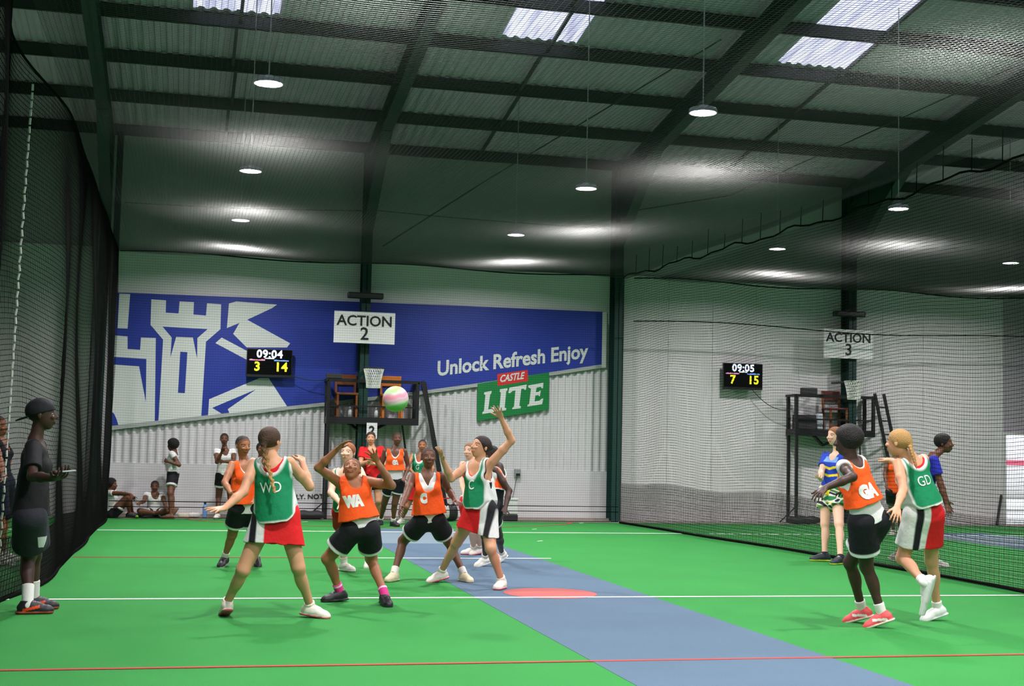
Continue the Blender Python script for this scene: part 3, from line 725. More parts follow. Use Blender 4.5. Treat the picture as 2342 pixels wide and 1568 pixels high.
MB().tube([(g[0]-0.1, 25.5, 0.28), (g[0]-0.08, 25.5, 0.42), (g[0]+0.1, 25.5, 0.44), (g[0]+0.16, 25.5, 0.28)], 0.014, 6).build('strap', mat('red_strap', rgb(190, 40, 40), 0.6), t)
g = onY(1163, 1180, 25.75)
t = empty('cooler_box', (g[0], 25.75, 0), 'white cooler box with black base by the wall behind the green C player', 'cooler')
MB().box((g[0]-0.12, 25.62, 0), (g[0]+0.16, 25.88, 0.13)).build('base', M_bag, t, bevel=0.02)
MB().box((g[0]-0.12, 25.62, 0.132), (g[0]+0.16, 25.88, 0.40)).build('body', mat('white_cooler_plastic', rgb(215, 215, 212), 0.4), t, bevel=0.02)
MB().box((g[0]-0.13, 25.61, 0.402), (g[0]+0.17, 25.89, 0.44)).build('lid', mat('white_cooler_plastic', rgb(215, 215, 212), 0.4), t, bevel=0.012)
g = onY(1183, 1081, 26.15)
t = empty('wall_socket', g, 'grey double socket box on the white wall right of the green C player', 'socket')
MB().box((g[0]-0.06, 26.09, g[2]-0.08), (g[0]+0.06, 26.19, g[2]+0.08)).build('box', mat('grey_plastic', rgb(140, 145, 145), 0.4), t, bevel=0.01)
MB().box((g[0]-0.04, 26.075, g[2]-0.05), (g[0]+0.04, 26.09, g[2]-0.01)).build('plug', M_black, t)
MB().tube([(g[0]-0.02, 26.08, g[2]-0.05), (g[0]-0.1, 26.1, 0.4), (g[0]-0.2, 26.1, 0.05)], 0.006, 5).build('cord', M_purlin, t)
for (a, b, lb, sg) in (((285, 463), (838, 482), 'thin dark cable across the dark upper wall left of the scaffold column', 0.03), ((850, 480), (1390, 522), 'thin dark cable across the dark upper wall right of the scaffold column', 0.03)):
    pts = hang(a, b, 25.7, 25.7, sg); o = MB().tube(pts, 0.009, 5).build('wall_cable', M_purlin, None, loc=tuple(pts[0])); tag(o, lb, 'cable')
# shoes and gear left along the wall
for (x, c, yy, lb) in ((420, rgb(200, 190, 170), 25.78, 'pale shoe left on the floor behind the walking girl'), (444, rgb(215, 212, 205), 25.95, 'white shoe left on the floor by the wall at left')):
    g = onY(x, 1183, yy)
    o = bag_mesh((g[0], yy, 0), 0.24, 0.1, 0.09, 0.3).build('shoe', mat('loose_shoe_%d' % x, c, 0.6), None, smooth=True, loc=(g[0], yy, 0)); tag(o, lb, 'shoe')
g = onY(313, 1183, 25.35)
o = MB().lathe([(0.001, 0), (0.022, 0.008), (0.032, 0.033), (0.022, 0.058), (0.001, 0.066)], (g[0], 25.3, 0), 16).build('tennis_ball', mat('lime_felt', rgb(120, 190, 40), 0.8), None, smooth=True, loc=(g[0], 25.3, 0)); tag(o, 'lime green tennis ball beside the sitting girls', 'ball')

# door of the far wall standing open, and its prop
t = empty('door_1', (17.33, 26.2, 0), None, None); t['kind'] = 'structure'
MB().box((17.28, 26.08, 0), (17.33, 26.24, 1.99)).build('frame', mat('pale_frame', rgb(200, 202, 200), 0.5), t)
MB().box((17.33, 26.08, 1.94), (18.6, 26.24, 1.99)).build('frame_head', mat('pale_frame', rgb(200, 202, 200), 0.5), t)
pr = MB().bar((17.22, 26.1, 0.62), (16.85, 25.7, 0.02), 0.05, 0.06).build('door_prop', M_black, None, loc=(17.0, 25.9, 0)); tag(pr, 'dark slanting prop beside the bright doorway', 'prop')
# parked van outside
t = empty('parked_van', (22.6, 33.5, 0), 'white van with a red stripe parked outside the bright doorway', 'van')
M_car = mat('white_van_paint', rgb(240, 240, 240), 0.4); M_tyre = mat('tyre_rubber', rgb(25, 25, 25), 0.8)
bag_mesh((22.6, 33.6, 0.28), 4.6, 1.8, 1.85).build('body', M_car, t, smooth=True)
for x in (21.1, 24.2):
    for y in (32.75, 34.2): MB().tube([(x, y, 0.31), (x, y+0.2, 0.31)], 0.31, 18).build('wheel', M_tyre, t)
MB().box((21.2, 32.66, 1.24), (24.0, 32.72, 1.36)).build('stripe', mat('van_stripe_red', rgb(220, 90, 120), 0.4), t)
# ------------------------------------------------------------------ ball
bc = onY(905, 912, 11.65)
me = bpy.data.meshes.new('netball'); bm = bmesh.new(); bmesh.ops.create_uvsphere(bm, u_segments=48, v_segments=28, radius=0.112); bm.to_mesh(me); bm.free(); me.shade_smooth()
bl = bpy.data.objects.new('netball', me); COL.objects.link(bl); bl.location = tuple(bc); bl.rotation_euler = (0.1, 0.15, 0.3)
tag(bl, 'pink, white and lime green netball in the air above the players', 'ball')
mm = bpy.data.materials.new('netball_panels'); mm.use_nodes = True; N = mm.node_tree.nodes; L = mm.node_tree.links
tc = N.new('ShaderNodeTexCoord'); sp = N.new('ShaderNodeSeparateXYZ'); L.new(tc.outputs['Object'], sp.inputs[0])
nz = N.new('ShaderNodeTexNoise'); nz.inputs['Scale'].default_value = 6; L.new(tc.outputs['Object'], nz.inputs['Vector'])
ad = N.new('ShaderNodeMath'); ad.operation = 'MULTIPLY_ADD'; ad.inputs[1].default_value = 0.08; L.new(nz.outputs['Fac'], ad.inputs[0])
tl = N.new('ShaderNodeMath'); tl.operation = 'MULTIPLY_ADD'; tl.inputs[1].default_value = -0.55; L.new(sp.outputs['X'], tl.inputs[0]); L.new(sp.outputs['Z'], tl.inputs[2])
L.new(tl.outputs[0], ad.inputs[2])
mr = N.new('ShaderNodeMapRange'); mr.inputs['From Min'].default_value = -0.05; mr.inputs['From Max'].default_value = 0.16; L.new(ad.outputs[0], mr.inputs['Value'])
cr = N.new('ShaderNodeValToRGB'); cr.color_ramp.interpolation = 'B_SPLINE'
stops = [(0.0, rgb(96, 176, 60)), (0.25, rgb(110, 190, 70)), (0.36, rgb(214, 224, 214)), (0.46, rgb(238, 150, 150)), (0.52, rgb(205, 210, 225)), (0.60, rgb(243, 140, 160)), (0.72, rgb(243, 145, 165)), (0.80, rgb(215, 235, 215)), (0.88, rgb(170, 225, 120)), (1.0, rgb(190, 235, 140))]
e = cr.color_ramp.elements
while len(e) > 1: e.remove(e[-1])
e[0].position = 0; e[0].color = stops[0][1]+(1,)
for p, c in stops[1:]:
    k = e.new(p); k.color = c+(1,)
L.new(mr.outputs['Result'], cr.inputs[0]); L.new(cr.outputs[0], N['Principled BSDF'].inputs['Base Color']); N['Principled BSDF'].inputs['Roughness'].default_value = 0.5
me.materials.append(mm)
# ------------------------------------------------------------------ people: one skin surface each, clothes as parts
def ramp(d): return np.clip(0.5+np.asarray(d)/0.012, 0, 1)[:, None]     # soft seam between two cloth colours
def over(c, col, d):
    t = ramp(d); return c*(1-t)+np.asarray(col)[None, :]*t
def nrm(v): v = np.asarray(v, float); return v/(np.linalg.norm(v)+1e-12)
class Field:
    """signed-distance volume that is turned into one closed surface"""
    def __init__(s, lo, hi, vox):
        s.vox = vox; s.lo = np.asarray(lo, float); s.n = np.ceil((np.asarray(hi)-s.lo)/vox).astype(int)+1
        s.a = np.full(s.n, 1.0, np.float32)
        s.ax = [(s.lo[i]+vox*np.arange(s.n[i])).astype(np.float32) for i in range(3)]
    def sl(s, lo, hi, pad):
        i0 = np.clip(np.floor((np.asarray(lo)-pad-s.lo)/s.vox).astype(int), 0, s.n-1)
        i1 = np.clip(np.ceil((np.asarray(hi)+pad-s.lo)/s.vox).astype(int)+1, 1, s.n)
        return tuple(slice(a, max(b, a+1)) for a, b in zip(i0, i1))
    def grid(s, q): return s.ax[0][q[0]][:, None, None], s.ax[1][q[1]][None, :, None], s.ax[2][q[2]][None, None, :]
    def put(s, q, d, k, sub=False):
        a = s.a[q]
        if sub:
            h = np.clip(0.5-0.5*(a+d)/k, 0, 1); s.a[q] = a+(-d-a)*h+k*h*(1-h)
        elif k <= 0: s.a[q] = np.minimum(a, d)
        else:
            h = np.clip(0.5+0.5*(a-d)/k, 0, 1); s.a[q] = a+(d-a)*h-k*h*(1-h)
    def rc(s, A, B, ra, rb, k=0.02, sq=None, cuts=(), sub=False):
        """tapered limb from A to B; sq=(axis, factor) flattens the section"""
        A = np.asarray(A, float); B = np.asarray(B, float); R = max(ra, rb)
        q = s.sl(np.minimum(A, B)-R, np.maximum(A, B)+R, 0.05+k); X, Y, Z = s.grid(q)
        px, py, pz = X-A[0], Y-A[1], Z-A[2]; ba = B-A; L2 = ba.dot(ba)+1e-12
        t = np.clip((px*ba[0]+py*ba[1]+pz*ba[2])/L2, 0, 1)
        dx, dy, dz = px-t*ba[0], py-t*ba[1], pz-t*ba[2]
        d2 = dx*dx+dy*dy+dz*dz
        if sq is not None:
            n, f = sq; dn = dx*n[0]+dy*n[1]+dz*n[2]; d2 = d2+dn*dn*(1/(f*f)-1)
        d = np.sqrt(d2)-(ra+(rb-ra)*t)
        if sq is not None: d = d*min(1.0, 0.5+0.5*sq[1])
        for p, n in cuts:
            d = np.maximum(d, (X-p[0])*n[0]+(Y-p[1])*n[1]+(Z-p[2])*n[2])
        s.put(q, d.astype(np.float32), k, sub)
    def el(s, C, ax, r, k=0.02, cuts=(), sub=False):
        C = np.asarray(C, float); ax = np.asarray(ax, float); R = max(r)
        q = s.sl(C-R, C+R, 0.05+k); X, Y, Z = s.grid(q); px, py, pz = X-C[0], Y-C[1], Z-C[2]
        k0 = 0; k1 = 0
        for i in range(3):
            c = px*ax[i][0]+py*ax[i][1]+pz*ax[i][2]; k0 = k0+(c/r[i])**2; k1 = k1+(c/(r[i]*r[i]))**2
        k0 = np.sqrt(k0); k1 = np.sqrt(k1)+1e-9; d = k0*(k0-1)/k1
        for p, n in cuts: d = np.maximum(d, (X-p[0])*n[0]+(Y-p[1])*n[1]+(Z-p[2])*n[2])
        s.put(q, d.astype(np.float32), k, sub)
    def clip(s, fn):
        X, Y, Z = s.grid((slice(None),)*3); s.a = np.maximum(s.a, fn(X, Y, Z).astype(np.float32))
    def surface(s):
        a = s.a; S_ = a < 0
        if not S_.any(): return np.zeros((0, 3)), np.zeros((0, 4), int)
        n = a.shape; cs = (n[0]-1, n[1]-1, n[2]-1)
        anyi = np.zeros(cs, bool); alli = np.ones(cs, bool)
        offs = [(i, j, k) for i in (0, 1) for j in (0, 1) for k in (0, 1)]
        for o in offs:
            v = S_[o[0]:o[0]+cs[0], o[1]:o[1]+cs[1], o[2]:o[2]+cs[2]]; anyi |= v; alli &= v
        act = anyi & ~alli; I = np.argwhere(act); idx = np.full(cs, -1, np.int32); idx[act] = np.arange(len(I))
        P = np.zeros((len(I), 3)); cnt = np.zeros(len(I))
        val = {o: a[I[:, 0]+o[0], I[:, 1]+o[1], I[:, 2]+o[2]] for o in offs}
        for o in offs:
            for ax_ in range(3):
                if o[ax_]: continue
                o2 = tuple(1 if i == ax_ else o[i] for i in range(3)); va, vb = val[o], val[o2]
                c = (va < 0) != (vb < 0); t = np.where(c, va/np.where(c, va-vb, 1), 0)
                pt = np.array(o, float)[None, :].repeat(len(I), 0); pt[:, ax_] += t
                P[c] += pt[c]; cnt[c] += 1
        V = s.lo+(I+P/cnt[:, None])*s.vox
        F = []
        for ax_ in range(3):
            b1, b2 = [(1, 2), (2, 0), (0, 1)][ax_]
            lo_ = [slice(None)]*3; hi_ = [slice(None)]*3; lo_[ax_] = slice(0, -1); hi_[ax_] = slice(1, None)
            ch = S_[tuple(lo_)] != S_[tuple(hi_)]; E = np.argwhere(ch)
            ok = (E[:, b1] > 0) & (E[:, b2] > 0) & (E[:, b1] < n[b1]-1) & (E[:, b2] < n[b2]-1); E = E[ok]
            ins = S_[E[:, 0], E[:, 1], E[:, 2]]
            def g(d1, d2):
                q = E.copy(); q[:, b1] -= d1; q[:, b2] -= d2; return idx[q[:, 0], q[:, 1], q[:, 2]]
            Q = np.stack([g(1, 1), g(0, 1), g(0, 0), g(1, 0)], 1); Q[~ins] = Q[~ins][:, ::-1]; F.append(Q)
        return V, np.concatenate(F)
M_skin = vmat('skin', 0.5, spec=0.35, noise=0.05, nscale=25)
M_fab = vmat('sports_fabric', 0.75, bump=0.35, bscale=16, spec=0.2, noise=0.05)
M_hair = vmat('hair', 0.6, bump=0.6, bscale=120, spec=0.3, noise=0.25, nscale=90)
M_shoe = vmat('trainer', 0.5, spec=0.4, noise=0.06)
M_let = mat('white_bib_print', rgb(232, 232, 226), 0.6, noise=0.03)
M_eye = vmat('eye', 0.25, noise=0.0)
def add_surface(name, fld, colfn, m, root, smooth_it=2):
    V, Fq = fld.surface()
    if len(V) == 0: return None, V, Fq
    # light smoothing of the volume's steps
    for _ in range(smooth_it):
        acc = np.zeros_like(V); c = np.zeros(len(V))
        for i in range(4):
            j = Fq[:, (i+1) % 4]; np.add.at(acc, Fq[:, i], V[j]); np.add.at(c, Fq[:, i], 1)
        V = V*0.5+0.5*acc/np.maximum(c, 1)[:, None]
    base = np.array(ROOTLOC)
    o = np_mesh(name, V, Fq, m, root, base)
    C = np.ones((len(V), 4), np.float32); C[:, :3] = colfn(V) if callable(colfn) else np.asarray(colfn)[None, :]
    at = o.data.attributes.new('Col', 'FLOAT_COLOR', 'POINT'); at.data.foreach_set('color', C.ravel())
    return o, V, Fq
ROOTLOC = (0, 0, 0)
SK = {'dark': rgb(104, 66, 48), 'vdark': rgb(66, 44, 36), 'brown': rgb(160, 104, 72), 'tan': rgb(206, 150, 116), 'fair': rgb(232, 184, 156)}
BLACK, WHITE, OR, GR, RED, NAVY = rgb(28, 28, 32), rgb(216, 216, 212), rgb(246, 88, 28), rgb(24, 128, 84), rgb(214, 32, 36), rgb(32, 36, 52)
def yawdir(a): a = math.radians(a); return np.array([math.sin(a), -math.cos(a), 0.0])
def on_sphere(c, r, px, sign):
    """point seen at px whose distance from c is r; sign 'n' nearer to / 'f' farther from the camera than c"""
    d = nrm(ray(*px)); oc = ORG-c; b = oc.dot(d); q = b*b-(oc.dot(oc)-r*r)
    t = -b if q < 0 else (-b-math.sqrt(q) if sign == 'n' else -b+math.sqrt(q))
    P = ORG+d*t
    if q < 0: P = c+nrm(P-c)*r*1.04
    return P

def person(label, H, Y, skin, yaw, pel, sh, head, arms, knees, feet, group=None, face=(0, 0, 0), dys=0.0, dyh=0.0,
           hair=None, clothes=(), shoes=None, socks=None, vox=0.006, eyes=True, hand='open', slim=1.0, shdY=None, hipw=1.0, extra=None, feetz=None):
    global ROOTLOC
    k = H/1.65; F0 = yawdir(yaw); L0 = np.array([-F0[1], F0[0], 0])
    P = onY(pel[0], pel[1], Y)
    Sc_px = ((sh[0][0]+sh[1][0])/2, (sh[0][1]+sh[1][1])/2)
    Sc = onY(*Sc_px, Y+dys)
    hw = 0.165*k
    dl = shdY if shdY is not None else hw*L0[1]
    shL = onY(*sh[0], Sc[1]+dl); shR = onY(*sh[1], Sc[1]-dl)
    U = nrm(shL-shR); W = nrm(Sc-P); U = nrm(U-W*U.dot(W)*0.6); Fd = nrm(np.cross(U, W)); TL = np.linalg.norm(Sc-P)
    hx = 0.078*k*hipw
    Wp = nrm(np.array([0, 0, 1.0])*0.6+W*0.4)
    hipL = P+L0*hx-Wp*0.03*k; hipR = P-L0*hx-Wp*0.03*k
    hipL[2] -= 0.0; hipR[2] -= 0.0
    # feet and knees
    ft = []
    for (gx, gy, fy, pitch, lift) in feet:
        g = ground(gx, gy); f = yawdir(fy); sd = np.array([-f[1], f[0], 0]); p = math.radians(pitch)
        ft.append((g, f, sd, p, lift))
    def foot_pt(fr, a, u, s):     # a along the toes, u up, s to the left
        g, f, sd, p, lift = fr; ball = 0.11*k
        a2 = (a-ball)*math.cos(p)+u*math.sin(p)+ball; u2 = -(a-ball)*math.sin(p)+u*math.cos(p)
        return g+f*a2+np.array([0, 0, u2+lift])+sd*s
    ank = [foot_pt(fr, 0, 0.085*k, 0) for fr in ft]
    LT, LS = 0.245*k*1.65, 0.235*k*1.65
    kn = []
    for hip, kp, an in zip((hipL, hipR), knees, ank):
        d = nrm(ray(*kp)); best = None
        tc_ = (Y)/d[1]
        for t in np.linspace(tc_-0.7, tc_+0.7, 281):
            q = ORG+d*t; e = (np.linalg.norm(q-hip)-LT)**2+(np.linalg.norm(q-an)-LS)**2+0.0004*(q-(hip+an)/2).dot(-F0)
            if best is None or e < best[0]: best = (e, q)
        kn.append(best[1])
    LA, LF, LH = 0.175*H, 0.152*H, 0.108*H
    ar = []
    for shp, A in zip((shL, shR), arms):
        if A is None: ar.append(None); continue
        e = on_sphere(shp, LA, A[0][:2], A[0][2]); w_ = on_sphere(e, LF, A[1][:2], A[1][2]); t_ = on_sphere(w_, LH*0.95, A[2][:2], A[2][2])
        pn = A[3] if len(A) > 3 else (0, -1, 0); cu = A[4] if len(A) > 4 else 0.25; spd = A[5] if len(A) > 5 else 0.25
        ar.append((shp, e, w_, t_, np.array(pn, float), cu, spd))
    hs = 0.140*H
    hc = onY(head[0], head[1], Sc[1]+dyh)
    hy, hp, hr = face; hf = yawdir(hy); hl = np.array([-hf[1], hf[0], 0]); up = np.array([0, 0, 1.0])
    p = math.radians(hp); hf, up = hf*math.cos(p)+up*math.sin(p), up*math.cos(p)-hf*math.sin(p)
    r_ = math.radians(hr); hl, up = hl*math.cos(r_)+up*math.sin(r_), up*math.cos(r_)-hl*math.sin(r_)
    HX = np.array([hl, hf, up])
    hpnt = lambda a, b, c: hc+(hl*a+hf*b+up*c)*hs
    neck0 = Sc+W*0.025*k-Fd*0.01*k
    neck1 = hpnt(0, -0.10, -0.28)
    allp = [P, Sc, hc+0.2, hc-0.2, shL, shR, hipL, hipR]+kn+ank+[foot_pt(fr, 0.24*k, 0, 0) for fr in ft]+[foot_pt(fr, -0.08*k, 0, 0) for fr in ft]
    for A in ar:
        if A: allp += [A[1], A[2], A[3]]
    allp = np.array(allp); lo = allp.min(0)-0.16; hi = allp.max(0)+0.16; lo[2] = max(lo[2], -0.03)
    base = np.array([P[0], P[1], 0.0]); base[:2] = (ank[0][:2]+ank[1][:2])/2
    root = empty('person', base, label, 'person', group); ROOTLOC = tuple(base)
    skc = np.array(SK[skin] if isinstance(skin, str) else skin)
    # ---- torso primitives (shared by skin and clothes)
    def torso(f, g=0.0, lower=True, k_=0.045):
        q = (Fd, 0.70)
        if lower:
            f.rc(P-L0*0.058*k*hipw, P+L0*0.058*k*hipw, 0.098*k+g, 0.098*k+g, k_, (F0, 0.86))
        f.rc(P+W*0.02*k, P+W*0.48*TL, 0.125*k*slim+g, 0.106*k*slim+g, k_, q)
        f.rc(P+W*0.50*TL, P+W*0.80*TL, 0.112*k*slim+g, 0.132*k*slim+g, k_, q)
        f.rc(shL*0.86+shR*0.14-W*0.03*k, shR*0.86+shL*0.14-W*0.03*k, 0.052*k+g, 0.052*k+g, k_, (Fd, 0.95))
        for s_ in (-1, 1): f.el(P+W*0.70*TL+U*s_*0.062*k+Fd*0.062*k, np.array([U, Fd, W]), (0.062*k+g, 0.05*k+g, 0.06*k+g), 0.03)
    B = Field(lo, hi, vox)
    torso(B)
    B.rc(Sc-W*0.01, neck0+W*0.03, 0.07*k, 0.052*k, 0.04)
    B.rc(neck0, neck1, 0.050*k, 0.047*k, 0.025)
    # head
    el = B.el
    el(hpnt(0, -.06, .12), HX, (.345*hs, .43*hs, .385*hs), 0.012)
    el(hpnt(0, .09, -.12), HX, (.275*hs, .315*hs, .36*hs), 0.02)
    el(hpnt(0, .20, -.38), HX, (.11*hs, .11*hs, .10*hs), 0.02)
    for s_ in (-1, 1):
        el(hpnt(.16*s_, .44, .02), HX, (.085*hs, .07*hs, .05*hs), 0.012, sub=True)
        el(hpnt(.15*s_, .335, -.09), HX, (.10*hs, .07*hs, .07*hs), 0.012)
        el(hpnt(.345*s_, -.06, -.04), HX, (.032*hs, .07*hs, .11*hs), 0.006)
    B.rc(hpnt(0, .39, .06), hpnt(0, .455, -.09), .028*hs, .055*hs, 0.008)
    el(hpnt(0, .40, -.12), HX, (.085*hs, .05*hs, .04*hs), 0.006)
    el(hpnt(0, .375, -.24), HX, (.12*hs, .05*hs, .032*hs), 0.004); el(hpnt(0, .37, -.295), HX, (.10*hs, .05*hs, .036*hs), 0.004)
    # legs
    for hip, q, an, fr in zip((hipL, hipR), kn, ank, ft):
        B.rc(hip, q, 0.083*k, 0.050*k, 0.04); B.rc(hip*0.6+q*0.4, q, 0.066*k, 0.050*k, 0.03)
        B.rc(q, an, 0.048*k, 0.033*k, 0.03)
        calf = q*0.68+an*0.32; d = nrm(an-q); back = nrm(-(fr[1]-d*fr[1].dot(d)))
        B.el(calf+back*0.014*k, np.array([np.cross(back, d), back, d]), (0.044*k, 0.046*k, 0.10*k), 0.03)
        B.rc(an, foot_pt(fr, 0.11*k, 0.035*k, 0), 0.034*k, 0.026*k, 0.02)
    # arms and hands
    for side, A in zip((1, -1), ar):
        if A is None: continue
        s0, e, w_, t_, pn, cu, spd = A
        B.rc(s0, s0*0.45+e*0.55, 0.048*k, 0.043*k, 0.03); B.rc(s0*0.45+e*0.55, e, 0.043*k, 0.036*k, 0.02)
        B.rc(e, e*0.6+w_*0.4, 0.037*k, 0.036*k, 0.02); B.rc(e*0.6+w_*0.4, w_, 0.036*k, 0.025*k, 0.02, None)
        d = nrm(t_-w_); pn = nrm(pn-d*pn.dot(d)); th = nrm(np.cross(d, pn))*side*-1; HL = LH
        pal = w_+d*0.26*HL
        B.rc(w_, w_+d*0.12*HL, 0.024*k, 0.028*k, 0.012, (pn, 0.75))
        B.rc(pal+th*0.012*k, w_+d*0.46*HL+th*0.016*k, 0.026*k, 0.022*k, 0.012, (pn, 0.55)); B.rc(pal-th*0.012*k, w_+d*0.46*HL-th*0.018*k, 0.026*k, 0.020*k, 0.012, (pn, 0.55))
        for off, ln, an_ in ((0.030, 0.40, 0.22), (0.0105, 0.45, 0.07), (-0.0095, 0.42, -0.08), (-0.029, 0.33, -0.24)):
            st_ = w_+d*0.47*HL+th*off*k; dd = nrm(d+th*an_*(spd/0.25)); p0 = st_; fr_r = 0.0088*k
            seg = [0.42, 0.33, 0.25]; ang = cu*0.6
            for si, sg in enumerate(seg):
                dv = dd*math.cos(ang)+pn*math.sin(ang); p1 = p0+dv*ln*HL*1.12*sg
                B.rc(p0, p1, fr_r, fr_r*0.9, 0.004); p0 = p1; fr_r *= 0.9; ang += cu
        tb = w_+d*0.16*HL+th*0.022*k; t1 = tb+nrm(d*0.75+th*0.75+pn*0.25)*0.26*HL; t2 = t1+nrm(d*0.9+th*(0.35+spd)+pn*0.2)*0.22*HL
        B.rc(tb, t1, 0.0135*k, 0.0105*k, 0.008); B.rc(t1, t2, 0.0105*k, 0.0085*k, 0.004)
    def skincol(V):
        c = np.repeat(skc[None, :], len(V), 0); q = (V-hc)@HX.T/hs
        lip = (((q[:, 0])/.13)**2+((q[:, 2]+.267)/.065)**2 < 1) & (q[:, 1] > .30)
        c[lip] = np.clip(skc*np.array([0.92, 0.62, 0.62]), 0, 1)
        brow = (np.abs(np.abs(q[:, 0])-.16) < .10) & (np.abs(q[:, 2]-.115+0.25*(np.abs(q[:, 0])-.16)**2*10) < .022) & (q[:, 1] > .2)
        c[brow] = c[brow]*0.25
        mouth = (np.abs(q[:, 0]) < .10) & (np.abs(q[:, 2]+.267) < .012) & (q[:, 1] > .3); c[mouth] *= 0.4
        return c
    add_surface('body', B, skincol, M_skin, root)
    if eyes:
        for s_ in (-1, 1):
            me = bpy.data.meshes.new('eye'); bm = bmesh.new(); bmesh.ops.create_uvsphere(bm, u_segments=16, v_segments=12, radius=.054*hs); bm.to_mesh(me); bm.free(); me.shade_smooth()
            co = np.array([v.co[:] for v in me.vertices]); ctr = hpnt(.150*s_, .312, .02)
            fwd = co@hf/(.054*hs); C = np.ones((len(co), 4), np.float32); C[:, :3] = rgb(140, 128, 120); C[fwd > 0.55, :3] = rgb(30, 18, 14)
            sq_ = co-np.outer(co@up, up)*0.45
            me.vertices.foreach_set('co', (sq_+ctr-np.array(ROOTLOC)).astype(np.float32).ravel())
            a_ = me.attributes.new('Col', 'FLOAT_COLOR', 'POINT'); a_.data.foreach_set('color', C.ravel()); me.materials.append(M_eye); me.update()
            o = bpy.data.objects.new('eye', me); COL.objects.link(o); o.parent = root
    T = dict(skc=skc, P=P, Sc=Sc, U=U, W=W, Fd=Fd, TL=TL, k=k, shL=shL, shR=shR, F0=F0, L0=L0, hipL=hipL, hipR=hipR, kn=kn, hc=hc, HX=HX, hs=hs, root=root, ar=ar, lo=lo, hi=hi, vox=vox, torso=torso, neck0=neck0, hpnt=hpnt, hw=hw, ank=ank, ft=ft)
    # ---- hair
    if hair: make_hair(T, *hair)
    # ---- shoes and socks
    for i, (fr, an, q) in enumerate(zip(ft, ank, kn)):
        if shoes:
            sc = shoes[i] if isinstance(shoes, list) else shoes
            upc, soc, acc = (list(sc)+[None, None])[:3]
            fl = Field(foot_pt(fr, .05*k, .04*k, 0)-0.3*k, foot_pt(fr, .05*k, .04*k, 0)+0.3*k, min(vox, 0.006))
            f2 = lambda a, u, s: foot_pt(fr, a*k, u*k, s*k)
            upv = nrm(f2(0, 1, 0)-f2(0, 0, 0)); sdv = fr[2]
            cut = [(f2(0, 0.0, 0), -upv)]
            fl.rc(f2(-.035, .045, 0), f2(.03, .048, 0), .042*k, .046*k, 0.02, None, cut)
            fl.rc(f2(.0, .045, 0), f2(.135, .030, 0.004), .047*k, .036*k, 0.02, None, cut)
            fl.rc(f2(-.01, .062, 0), f2(.075, .050, 0), .043*k, .041*k, 0.015, None, cut)
            fl.el(f2(.125, .028, .004), np.array([fr[1], upv, sdv]), (.068*k, .036*k, .047*k), 0.02, cut)
            fl.rc(f2(-.015, .06, 0), f2(-.008, .098, 0), .043*k, .042*k, 0.015, None, cut+[(f2(0, .10, 0), upv)])
            fl.rc(f2(-.04, .012, 0), f2(.145, .012, 0.004), .048*k, .047*k, 0.006, (upv, 0.32), cut)
            org = f2(0, 0, 0); fa = nrm(f2(1, 0, 0)-org)
            def shcol(V):
                q_ = V-org; u_ = q_@upv/k; a_ = q_@fa/k; s2 = q_@sdv/k; c = np.repeat(np.array(upc)[None, :], len(V), 0)
                if acc is not None:
                    m_ = (np.abs(u_-0.042-0.25*(a_-0.02)) < 0.011) & (a_ > -.03) & (a_ < .09); c[m_] = acc
                c[(u_ > 0.055) & (a_ > 0.02) & (a_ < .09) & (np.mod(a_, 0.018) < 0.006) & (np.abs(s2) < 0.022)] = np.clip(np.array(upc)*0.6+0.12, 0, 1)
                c[u_ < 0.020] = soc if soc is not None else upc
                return c
            add_surface('shoe', fl, shcol, M_shoe, root, 1)
        if socks:
            so = socks[i] if isinstance(socks, list) else socks
            colr, ln = so[:2]; d = nrm(q-an)
            fl = Field(np.minimum(an, an+d*ln)-0.1, np.maximum(an, an+d*ln)+0.1, min(vox, 0.006))
            cutp = [(an+d*ln, d)]
            fl.rc(an-d*0.03, an+d*(ln+0.03), 0.041*k, 0.041*k+0.006, 0.0, None, cutp)
            stripe = so[2] if len(so) > 2 else None
            def sc_(V):
                c = np.repeat(np.array(colr)[None, :], len(V), 0)
                if stripe is not None:
                    t = (V-an)@d; c[np.abs(t-ln*0.8) < 0.008] = stripe
                return c
            add_surface('sock', fl, sc_, M_fab, root, 1)
    for c in clothes: c(T)
    if extra: extra(T)
    return root, T

